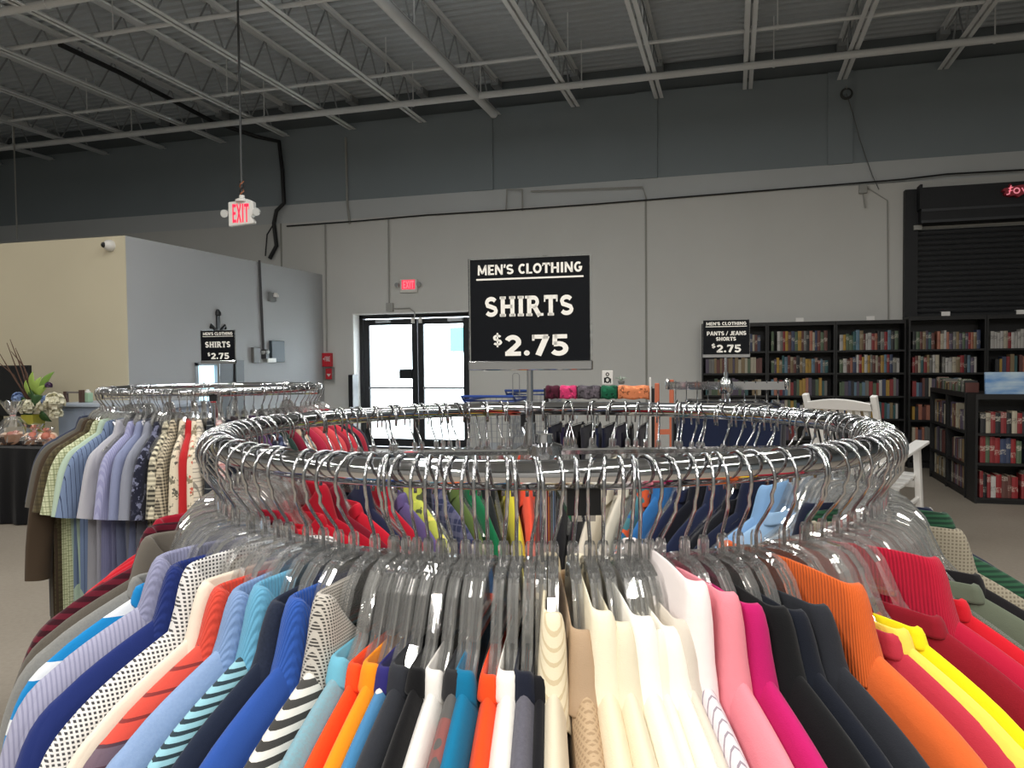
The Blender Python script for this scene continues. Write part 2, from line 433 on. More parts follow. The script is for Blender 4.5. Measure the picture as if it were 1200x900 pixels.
e = lamp(_lp.x, _lp.y, 70, (.9, .96, 1), 'white strip light nearest the hanging exit sign')
ld = bpy.data.lights.new('strip_uplight', 'AREA'); ld.shape = 'RECTANGLE'; ld.size = .1; ld.size_y = 2.2; ld.energy = 34; ld.color = (.9, .96, 1)
lo = bpy.data.objects.new('strip_uplight', ld); COL.objects.link(lo); lo.parent = e; lo.location = (0, 0, .07); lo.rotation_euler.x = PI
for x in (-9.5, -5.5, -1.8, 1.4, 5.2):
    for y in (-4.6, -1.2, 2.2, 4.7):
        if y > 4 and x > 3: continue
        lamp(x, y, {-4.6: 140, -1.2: 96, 2.2: 34, 4.7: 62}[y] * (1 if x > -4 else .62))

# ------------------------------------------------------------------ lettering (own stroke font, unit height)
def arc(cx, cz, rx, rz, a0, a1, n=10):
    return [(cx + rx * math.cos(R_(a0 + (a1 - a0) * i / n)), cz + rz * math.sin(R_(a0 + (a1 - a0) * i / n))) for i in range(n + 1)]
def S_(cx=.4, rx=.27, top=.89, bot=.11):
    return arc(cx, .70, rx, top - .70, 25, 180, 8) + [(cx - rx * .8, .56), (cx, .50), (cx + rx * .85, .42)] + arc(cx, .30, rx + .02, .30 - bot, 0, -155, 8)
# glyph: (advance, [(points, width, closed)], [serif centres])
T_ = .25; H_T = .2
GL = {
 'H': (.98, [([(.18, 0), (.18, 1)], T_, 0), ([(.76, 0), (.76, 1)], T_, 0), ([(.18, .5), (.76, .5)], .18, 0)], [(.18, 0), (.18, 1), (.76, 0), (.76, 1)]),
 'I': (.44, [([(.2, 0), (.2, 1)], T_, 0)], [(.2, 0), (.2, 1)]),
 'S': (.84, [(S_(), .21, 0)], []),
 'R': (.95, [([(.18, 0), (.18, 1)], T_, 0), ([(.18, .9), (.45, .9)] + arc(.45, .69, .21, .21, 90, -90, 8) + [(.18, .48)], .2, 0), ([(.48, .48), (.80, 0)], T_, 0)], [(.18, 0), (.84, 0), (.12, 1)]),
 'T': (.86, [([(.42, 0), (.42, 1)], T_, 0), ([(.02, .91), (.82, .91)], .19, 0), ([(.06, 1), (.06, .68)], .09, 0), ([(.78, 1), (.78, .68)], .09, 0)], [(.42, 0)]),
 'M': (1.12, [([(.14, 0), (.17, 1)], .2, 0), ([(.17, .95), (.53, .15)], .19, 0), ([(.53, .15), (.89, .95)], .19, 0), ([(.92, 0), (.89, 1)], .2, 0)], []),
 'E': (.74, [([(.15, 0), (.15, 1)], T_, 0), ([(.15, .91), (.66, .91)], .18, 0), ([(.15, .5), (.6, .5)], .18, 0), ([(.15, .09), (.68, .09)], .18, 0)], []),
 'N': (.96, [([(.14, 0), (.14, 1)], .21, 0), ([(.14, .97), (.76, .03)], .23, 0), ([(.76, 0), (.76, 1)], .21, 0)], []),
 "'": (.26, [([(.14, 1), (.08, .66)], .17, 0)], []),
 'C': (.84, [(arc(.46, .5, .32, .39, 50, 310, 16), .22, 0)], []),
 'L': (.70, [([(.15, 0), (.15, 1)], T_, 0), ([(.15, .09), (.65, .09)], .18, 0)], []),
 'O': (.98, [(arc(.48, .5, .34, .39, 0, 345, 22), .22, 1)], []),
 'G': (.92, [(arc(.46, .5, .32, .39, 50, 320, 16) + [(.74, .45), (.5, .45)], .22, 0)], []),
 'P': (.84, [([(.15, 0), (.15, 1)], T_, 0), ([(.15, .9), (.45, .9)] + arc(.45, .66, .23, .24, 90, -90, 8) + [(.15, .42)], .2, 0)], []),
 'A': (.98, [([(.12, 0), (.46, 1)], .22, 0), ([(.82, 0), (.48, 1)], .22, 0), ([(.25, .3), (.7, .3)], .16, 0)], []),
 'J': (.66, [([(.5, 1), (.5, .3)] + arc(.28, .3, .22, .2, 0, -150, 8), .22, 0)], []),
 '/': (.55, [([(.05, -.02), (.45, 1.02)], .15, 0)], []),
 '$': (.78, [(S_(.38, .25), .19, 0), ([(.38, -.14), (.38, 1.14)], .13, 0)], []),
 '2': (.86, [(arc(.4, .66, .26, .24, 160, -20, 10) + [(.5, .42), (.16, .1)], .22, 0), ([(.06, .09), (.76, .09)], .2, 0)], []),
 '.': (.36, [(arc(.16, .12, .06, .06, 0, 330, 10), .13, 1)], []),
 '7': (.84, [([(.06, .91), (.74, .91)], .19, 0), ([(.68, .95), (.3, 0)], .25, 0), ([(.09, 1), (.09, .72)], .1, 0)], []),
 '5': (.86, [([(.18, .91), (.72, .91)], .19, 0), ([(.2, 1), (.18, .5)], .19, 0), ([(.14, .54)] + arc(.36, .32, .3, .24, 110, -150, 12), .22, 0)], []),
 'X': (.9, [([(.1, 0), (.76, 1)], .22, 0), ([(.76, 0), (.1, 1)], .22, 0)], []),
 'F': (.7, [([(.15, 0), (.15, 1)], .2, 0), ([(.15, .9), (.66, .9)], .18, 0), ([(.15, .5), (.56, .5)], .18, 0)], []),
 ' ': (.42, [], []),
}
def ribbon(mb, pts, wd, closed, f):
    n = len(pts); Lp = []; Rp = []
    for i in range(n):
        a = pts[i - 1] if (i or closed) else None; b = pts[(i + 1) % n] if (i < n - 1 or closed) else None
        p = pts[i]; ds = []
        for q, s in ((a, -1), (b, 1)):
            if q is not None:
                v = Vector((q[0] - p[0], q[1] - p[1])) * s
                if v.length > 1e-6: ds.append(v.normalized())
        t_ = sum(ds, Vector((0, 0))).normalized(); nn = Vector((-t_.y, t_.x))
        k = 1 / max(.6, abs(nn.dot(Vector((-ds[0].y, ds[0].x)))))
        Lp.append((p[0] + nn.x * wd / 2 * k, p[1] + nn.y * wd / 2 * k)); Rp.append((p[0] - nn.x * wd / 2 * k, p[1] - nn.y * wd / 2 * k))
    vs = [f(*v) for v in Lp] + [f(*v) for v in Rp]
    mb.add(vs, [(i, (i + 1) % n, n + (i + 1) % n, n + i) for i in range(n if closed else n - 1)])
def text_line(mb, s, x0, x1, z0, z1, y=0.0, serif=False, thin=1.0):
    ex = .09 if serif else 0; adv = sum(GL[c][0] + ex for c in s); h = z1 - z0; kx = (x1 - x0) / adv; x = x0
    for c in s:
        a, st, se = GL[c]
        f = lambda u, v, x=x: (x + u * kx, y, z0 + v * h)
        for pts, wd, cl in st: ribbon(mb, pts, wd * thin, cl, f)
        if serif:
            for (sx, sz) in se:
                zc = .07 if sz == 0 else .93
                ribbon(mb, [(sx - .185, zc), (sx + .185, zc)], .13, 0, f)
        x += (a + ex) * kx
    return mb
M_SIGN = surf('sign_black', (10, 13, 19), .16, 0, .05, spec=.3)
M_LETTER = surf('sign_lettering', (242, 240, 232), .5, 0, .02)

def price_sign(loc, rz, W, H, pole, lines, lab):
    """acrylic sign on a chrome stem; loc = foot of stem; face looks along -y"""
    e = empty('price_sign', loc, rz); tag(e, lab, 'sign', None)
    MB().tube([(0, 0, 0), (0, 0, pole)], .0048, 12).build('stem', CHROME, e, 'auto')
    MB().tube([(0, 0, 0), (0, 0, .035)], .0085, 12).build('stem_socket', CHROME, e, 'auto')
    z0 = pole
    hold = MB().bb((-W / 2 - .003, -.006, z0 - .004), (W / 2 + .003, .006, z0 + .010)).build('base_channel', CHROME, e); bevel(hold, .0015)
    mb = MB(); zt = z0 + .011 + H
    mb.bb((-W / 2 - .0025, -.003, z0 + .010), (-W / 2, .003, zt + .002)).bb((W / 2, -.003, z0 + .010), (W / 2 + .0025, .003, zt + .002)).bb((-W / 2, -.003, zt), (W / 2, .003, zt + .002))
    mb.build('frame', ACRYL, e)
    pn = MB().bb((-W / 2, -.0012, z0 + .006), (W / 2, .0012, zt)).build('panel', M_SIGN, e)
    for (s, a, b, c, d, se, th) in lines:
        mb = MB(); X = lambda u: -W / 2 + u * W
        Zc = lambda v: zt - v * H
        if s == '_': mb.bb((X(a), -.0019, Zc(d)), (X(b), -.0014, Zc(c))).build('underline', M_LETTER, pn)
        else: text_line(mb, s, X(a), X(b), Zc(d), Zc(c), -.0018, se, th).build('lettering', M_LETTER, pn)
    return e
SHIRT_LINES = [("MEN'S CLOTHING", .065, .945, .055, .155, False, .95), ('_', .055, .95, .19, .206, 0, 0), ('SHIRTS', .125, .885, .37, .57, True, 1),
               ('$', .19, .275, .745, .855, False, 1), ('2.75', .285, .84, .755, .955, False, 1.05)]
PANTS_LINES = [("MEN'S CLOTHING", .065, .945, .055, .15, False, .95), ('_', .055, .95, .18, .20, 0, 0), ('PANTS / JEANS', .08, .94, .33, .45, False, 1), ('SHORTS', .28, .72, .50, .61, False, 1),
               ('$', .18, .275, .70, .82, False, 1), ('2.75', .285, .84, .73, .95, False, 1.05)]

# ------------------------------------------------------------------ round racks
def ring_pts(R, n=96): return [(R * math.cos(2 * PI * i / n), R * math.sin(2 * PI * i / n), 0) for i in range(n)]
def round_rack(c, zr, R, tr, lab, rot, tilt=(0, 0)):
    e = empty('round_clothes_rack', (c.x, c.y, 0), rot); tag(e, lab, 'clothes rack')
    MB().tube(ring_pts(R), tr, 20, closed=True).build('ring', CHROME, e, True, loc=(0, 0, zr))
    for k in range(2):
        a = k * PI / 2; d = Vector((math.cos(a), math.sin(a), 0))
        MB().bar(d * -(R - tr * .5), d * (R - tr * .5), .022, .006, (0, 0, 1)).build('spoke', CHROME, e, loc=(0, 0, zr - .034 - .006 * k))
        for s in (-1, 1):
            q = d * (R - .002) * s
            MB().bar(q + Vector((0, 0, -.036)), q + Vector((0, 0, -tr * .6)), .03, .006, d).build('spoke_lug', BLACKM, e, loc=(0, 0, zr))
    MB().lathe([(.021, -.05), (.021, -.02), (.026, -.018), (.026, -.004), (.014, 0), (.012, .012)], 18).build('hub', CHROME, e, 'auto', loc=(0, 0, zr - .02))
    MB().lathe([(.019, .06), (.019, zr - .30)], 18).lathe([(.015, zr - .30), (.015, zr - .06)], 18).build('column', CHROME, e, 'auto')
    MB().lathe([(.024, 0), (.026, .02), (.026, .05), (.022, .06)], 18).build('height_collar', BLACKP, e, 'auto', loc=(0, 0, zr - .34))
    for k in range(4):
        a = k * PI / 2 + PI / 4; d = Vector((math.cos(a), math.sin(a), 0))
        ft = MB().bar(d * .015 + Vector((0, 0, .07)), d * .40 + Vector((0, 0, .045)), .03, .02).build('base_foot', CHROME, e)
        MB().lathe([(.02, 0), (.022, .008), (.012, .03), (.008, .036)], 12, tuple(d * .385)).build('glide', BLACKP, ft, 'auto')
    return e

# ------------------------------------------------------------------ clothes hangers
HP = [(0, -.011), (.018, -.0125), (.032, -.018), (.043, -.030), (.051, -.048), (.060, -.068), (.078, -.088), (.11, -.108), (.145, -.131), (.166, -.147), (.172, -.153)]
def hook_mesh(tr, wr=.0017):
    cz, r = .058, .0245
    pts = [(0, 0, -.010), (0, 0, .004), (.003, 0, .012), (.012, 0, .024), (.0205, 0, .037)]
    pts += [(r * math.cos(R_(a)), 0, cz + r * math.sin(R_(a))) for a in range(-35, 200, 16)]
    pts += [(-r * .93, 0, cz - .014)]
    return MB().tube(pts, wr, 8, up=(0, 1, 0)).mesh('hook', WIRE, True)
def hanger_body(th=.009):
    mb = MB(); path = [(-x, z) for x, z in HP[::-1]] + HP[1:]
    # rim: rectangular section swept along the path
    n = len(path); rows = []
    for i, (x, z) in enumerate(path):
        a = path[max(0, i - 1)]; b = path[min(n - 1, i + 1)]
        t_ = Vector((b[0] - a[0], b[1] - a[1])).normalized(); nn = Vector((-t_.y, t_.x)); h = .0032
        w_ = th / 2 * (1 if abs(x) < .19 else .8)
        rows.append([(x + nn.x * h, -w_, z + nn.y * h), (x + nn.x * h, w_, z + nn.y * h), (x + nn.x * h * .4, w_ * .4, z + nn.y * h * .4), (x - nn.x * h * .4, w_ * .4, z - nn.y * h * .4), (x - nn.x * h, w_, z - nn.y * h), (x - nn.x * h, -w_, z - nn.y * h), (x - nn.x * h * .4, -w_ * .4, z - nn.y * h * .4), (x + nn.x * h * .4, -w_ * .4, z + nn.y * h * .4)])
    mb.grid(rows, wrap=True); k = len(mb.v)
    mb.add(rows[0], [tuple(range(8))]); mb.add(rows[-1], [tuple(range(8))])
    # stem block, lower crossbar and thin web of the bell
    mb.lathe([(.0052, -.014), (.0052, .004), (.004, .008)], 8)
    mb.bb((-.058, -.0035, -.062), (.058, .0035, -.057))
    web = [(-.055, -.058), (-.049, -.046), (-.041, -.030), (-.03, -.019), (0, -.013), (.03, -.019), (.041, -.030), (.049, -.046), (.055, -.058)]
    mb.prism(web, -.0009, .0009)
    # shoulder notch lips
    for s in (-1, 1): mb.bb((s * .150, -.004, -.142), (s * .154, .004, -.134))
    return mb.mesh('hanger_body', PLASTIC)
HB = hanger_body(); HK = hook_mesh(.0138)
def place(o, c, R, zr, th, lean=0, yaw=0, drop=.067):
    ty = 1.1 * math.sin(th * 37.7)
    a = YAW + R_(th) - PI / 2
    o.location = (c.x + R * math.cos(a), c.y + R * math.sin(a), zr - drop)
    o.rotation_euler = (R_(lean), R_(ty), a + R_(yaw))
def hanger(c, R, zr, th, lean, yaw, lab, grp):
    e = empty('clothes_hanger'); tag(e, lab, 'hanger', grp); place(e, c, R, zr, th, lean, yaw)
    h = put('hook', HK, e); h.rotation_euler = (R_(3 * math.sin(th * 53)), 0, R_(16 * math.sin(th * 91.3))); put('hanger_body', HB, e); return e

# ------------------------------------------------------------------ shirts
ZTOP = [(0, -.050), (.05, -.062), (.08, -.074), (.12, -.094), (.155, -.114), (.18, -.132), (.200, -.153), (.212, -.178)]
def interp(tab, x):
    n = len(tab)
    if x >= tab[-1][0]: return tab[-1][1]
    sl = lambda i: (tab[min(n - 1, i + 1)][1] - tab[max(0, i - 1)][1]) / (tab[min(n - 1, i + 1)][0] - tab[max(0, i - 1)][0])
    for i in range(n - 1):
        (a, b), (c, d) = tab[i], tab[i + 1]
        if x <= c:
            h = c - a; u = (x - a) / h
            return (2 * u ** 3 - 3 * u * u + 1) * b + (u ** 3 - 2 * u * u + u) * h * sl(i) + (3 * u * u - 2 * u ** 3) * d + (u ** 3 - u * u) * h * sl(i + 1)
def resample(pts, m):
    px = [(i, p[0]) for i, p in enumerate(pts)]; pz = [(i, p[1]) for i, p in enumerate(pts)]; k = len(pts) - 1
    return [(interp(px, k * i / (m - 1)), interp(pz, k * i / (m - 1))) for i in range(m)]
def shirt_parts(kind, th, seed, length=.70, sleeve='short', ck=1.0, xn=None, wide=1.0):
    """meshes of one shirt hung on a hanger: body, two sleeves, collar. +x points away from the rack"""
    rnd = random.Random(seed); xn = xn or (.078 if kind != 'crew' else .096)
    ph, k1, amp = rnd.uniform(0, 6), rnd.uniform(22, 38), rnd.uniform(.002, .0045)
    zn = interp(ZTOP, xn)
    def tk(x): return th * (1 + 1.3 * x)
    xs = [-.212, -.207, -.200, -.191, -.18, -.165, -.15, -.132, -.115, -.104, -xn, -xn * .9, -xn * .7, -xn * .4, 0]; xs = xs + [-q for q in xs[-2::-1]]
    ds = [0, .0012, .004, .009, .018, .035, .06, .10, .16, .24, .34, .45, .57, length]
    mb = MB()
    for side in (1, -1):
        rows = []
        for x in xs:
            ax = abs(x); inside = ax < xn - 1e-6
            if inside:
                u = 1 - (ax / xn) ** 2
                z0 = zn - (.055 * u if side > 0 else -.005 * u); y0 = .008 * math.sqrt(u) * min(1, th / .009)
            else: z0 = interp(ZTOP, ax); y0 = 0
            row = []
            for d in ds:
                t = tk(x) * min(1, math.sqrt(d / .022)) if not inside else y0 + (tk(x) - y0) * min(1, d / .03)
                sm = min(1, d / .15)
                fold = amp * sm * math.sin(k1 * x + ph + 2.2 * d) * (1 + d)
                fl = 1 + .30 * min(1, d / .5)
                row.append((x * (1 - .02 * sm), side * (t * fl + amp * .5 * sm * (1 + math.sin(k1 * 1.7 * x + ph * 2))) + fold, z0 - d * (1 - .0 * d) if d < .3 else z0 - d + (abs(z0) - .06) * (d - .3) / (length - .3)))
            rows.append(row)
        mb.grid(rows)
    # close side seams
    body = mb
    sl = []
    for s in (1, -1):
        lg = 1 if sleeve == 'short' else 1.9
        O = [(.150, -.1165), (.184, -.1345), (.205, -.156), (.219, -.188), (.229, -.230), (.240, -.310), (.248, -.385)]
        I = [(.165, -.28), (.168, -.29), (.170, -.297), (.172, -.31), (.174, -.33), (.178, -.365), (.186, -.405)]
        if sleeve == 'long':
            O += [(.256, -.52), (.255, -.66)]; I += [(.205, -.53), (.212, -.665)]
        if wide != 1:
            O = [(a + (wide - 1) * .08 * i / 6, b) for i, (a, b) in enumerate(O)]
        ns = 15 if sleeve == 'short' else 19
        O, I = resample(O, ns), resample(I, ns)
        m = MB(); rows = []; n = 18; ph2 = rnd.uniform(0, 6)
        for i, (o_, i_) in enumerate(zip(O, I)):
            q_ = i * 6 / 14; t = tk(.2 * s) * (.72 + .34 * min(1, q_ / 2) + .10 * max(0, q_ - 1)); row = []
            for j in range(n):
                a = 2 * PI * j / n; ca, sa = math.cos(a), math.sin(a)
                x = (o_[0] + i_[0]) / 2 + (o_[0] - i_[0]) / 2 * ca; z = (o_[1] + i_[1]) / 2 + (o_[1] - i_[1]) / 2 * ca
                y = t * math.copysign(abs(sa) ** .72, sa) + .0035 * q_ / 6 * math.sin(3 * a + ph2 + q_) + .0025 * q_ / 6 * math.sin(q_ * 1.1 + ph2)
                row.append((s * x, y, z))
            rows.append(row)
        m.grid(rows, wrap=True)
        # cuff turned in
        inn = [((v[0] - s * .215) * .93 + s * .215, v[1] * .8, v[2] + .012) for v in rows[-1]]
        m.grid([rows[-1], inn], wrap=True)
        sl.append(m)
    col = MB(); n = 36
    if kind == 'crew':
        prof = [(-.004, -.006), (-.006, .001), (-.005, .006), (-.002, .0085), (.002, .0075), (.005, .003), (.007, -.003), (.0085, -.007), (.0085, -.0095), (.006, -.011)]
        fs = .38
    else:
        prof = [(-.002, -.006), (-.005, .012), (-.005, .024 * ck), (-.003, .031 * ck), (.001, .0345 * ck), (.005, .034 * ck), (.009, .030 * ck), (.013, .022 * ck), (.017, .011), (.021, -.002), (.026, -.013 * ck), (.031, -.023 * ck), (.031, -.025 * ck), (.027, -.0245 * ck)]
        fs = .24
    bb = .0068 * min(1.4, th / .009); rows = []
    # stadium loop: (unit straight position along x, end angle); starts and ends at the front middle
    loop = [(1, 0, u) for u in (.12, .35, .6, .85)] + [(0, 1, 90 - 15 * k) for k in range(13)] + [(-1, 0, u) for u in (.85, .55, .2, -.2, -.55, -.85)] + [(0, -1, 270 - 15 * k) for k in range(13)] + [(1, 0, u) for u in (-.85, -.6, -.35, -.12)]
    if kind != 'crew': loop = [(1, 0, .05)] + loop + [(1, 0, -.05)]
    for (do, dz) in prof:
        row = []
        for (side, end, u) in loop:
            b2 = bb + do * fs * (1 if do > 0 else .3); a2 = xn + do - b2
            if end: x, y = end * a2 + b2 * math.cos(R_(u)), b2 * math.sin(R_(u))
            else: x, y = a2 * u, side * b2
            s_ = y / b2 * math.sqrt(max(0, 1 - (x / (xn + do)) ** 2))
            zb = zn + .002 - (.055 * s_ * s_ if s_ > 0 else -.005 * s_ * s_)
            tip = 0 if kind == 'crew' else -.018 * max(0, s_ - .55) * (1 if dz < 0 else 0)
            row.append((x, y, zb + dz * (1 + .10 * math.sin(14 * x + ph)) + tip - max(0, do) * .25))
        rows.append(row)
    col.grid(rows, wrap=(kind == 'crew'))
    return body, sl, col
def shirt(name, c, R, zr, theta, kind, th, seed, bm, cm, lab, cat, grp=None, lean=0, yaw=0, ck=1.0, length=.70, sleeve='short', xn=None, drop=.067, sm=None, wide=1.0):
    e = empty(name); tag(e, lab, cat, grp); place(e, c, R, zr, theta, lean, yaw, drop)
    body, sl, col = shirt_parts(kind, th, seed, length, sleeve, ck, xn, wide)
    body.build('body', bm, e, True, weld=1e-5)
    for m in sl: m.build('sleeve', sm or bm, e, True)
    col.build('collar', cm or bm, e, True)
    if kind == 'button':
        mb = MB(); t = th * 1.15
        for k in range(4): mb.lathe([(.0045, 0), (.0045, .0015), (.003, .0022)], 8)
        pk = MB()
        pts = []
        for k in range(9):
            z = -.13 - .065 * k; pts.append([(-.014, t + .003 + .0012 * k, z), (.014, t + .003 + .0012 * k, z)])
        pk.grid(pts); pk.build('placket', cm or bm, e, True)
    return e

# rack 1: the near one
R1 = .447; TR = .0138
C1 = camxy(.047, 1.12); Z1 = CAMZ - .103
round_rack(C1, Z1, R1, TR, 'round chrome rack crowded with hangers, and polo shirts, carrying a shirts sign', YAW + R_(2))
sx = at_d(621, 513, 1.12)
price_sign((C1.x - .020, C1.y - .006, Z1 - .026), R_(2), .178, .148, .1155, SHIRT_LINES, "black SHIRTS $2.75 sign on the rack packed with polo shirts and clear hangers")

G1 = 'clear hangers on the rack packed with polo shirts'
LH1 = 'bare clear plastic hanger with steel hook on the rack packed with polo shirts'
def th_for(px, r=R1 + .08, z=Z1 - .11):
    best = None
    for k in range(-600, 601):
        t = k / 10; a = YAW + R_(t) - PI / 2
        q = proj((C1.x + r * math.cos(a), C1.y + r * math.sin(a), z))
        if best is None or abs(q[0] - px) < best[0]: best = (abs(q[0] - px), t)
    return best[1]
FB = fabric
W_ = (236, 233, 226)
# (collar px or angle, kind, body material, collar material, label, thickness, collar height)
HL = set()
def held(lab):
    n = lab
    for w_ in (' with ', ' beside ', ' between ', ' next ', ' squeezed ', ' near ', ' almost ', ' sunk ', ' peeking ', ' seen ', ' hanging '): n = n.split(w_)[0]
    o = 'clear plastic hanger holding the ' + n
    if o in HL: o = 'clear hanger holding the ' + ' '.join(lab.split()[:12])
    HL.add(o); return o

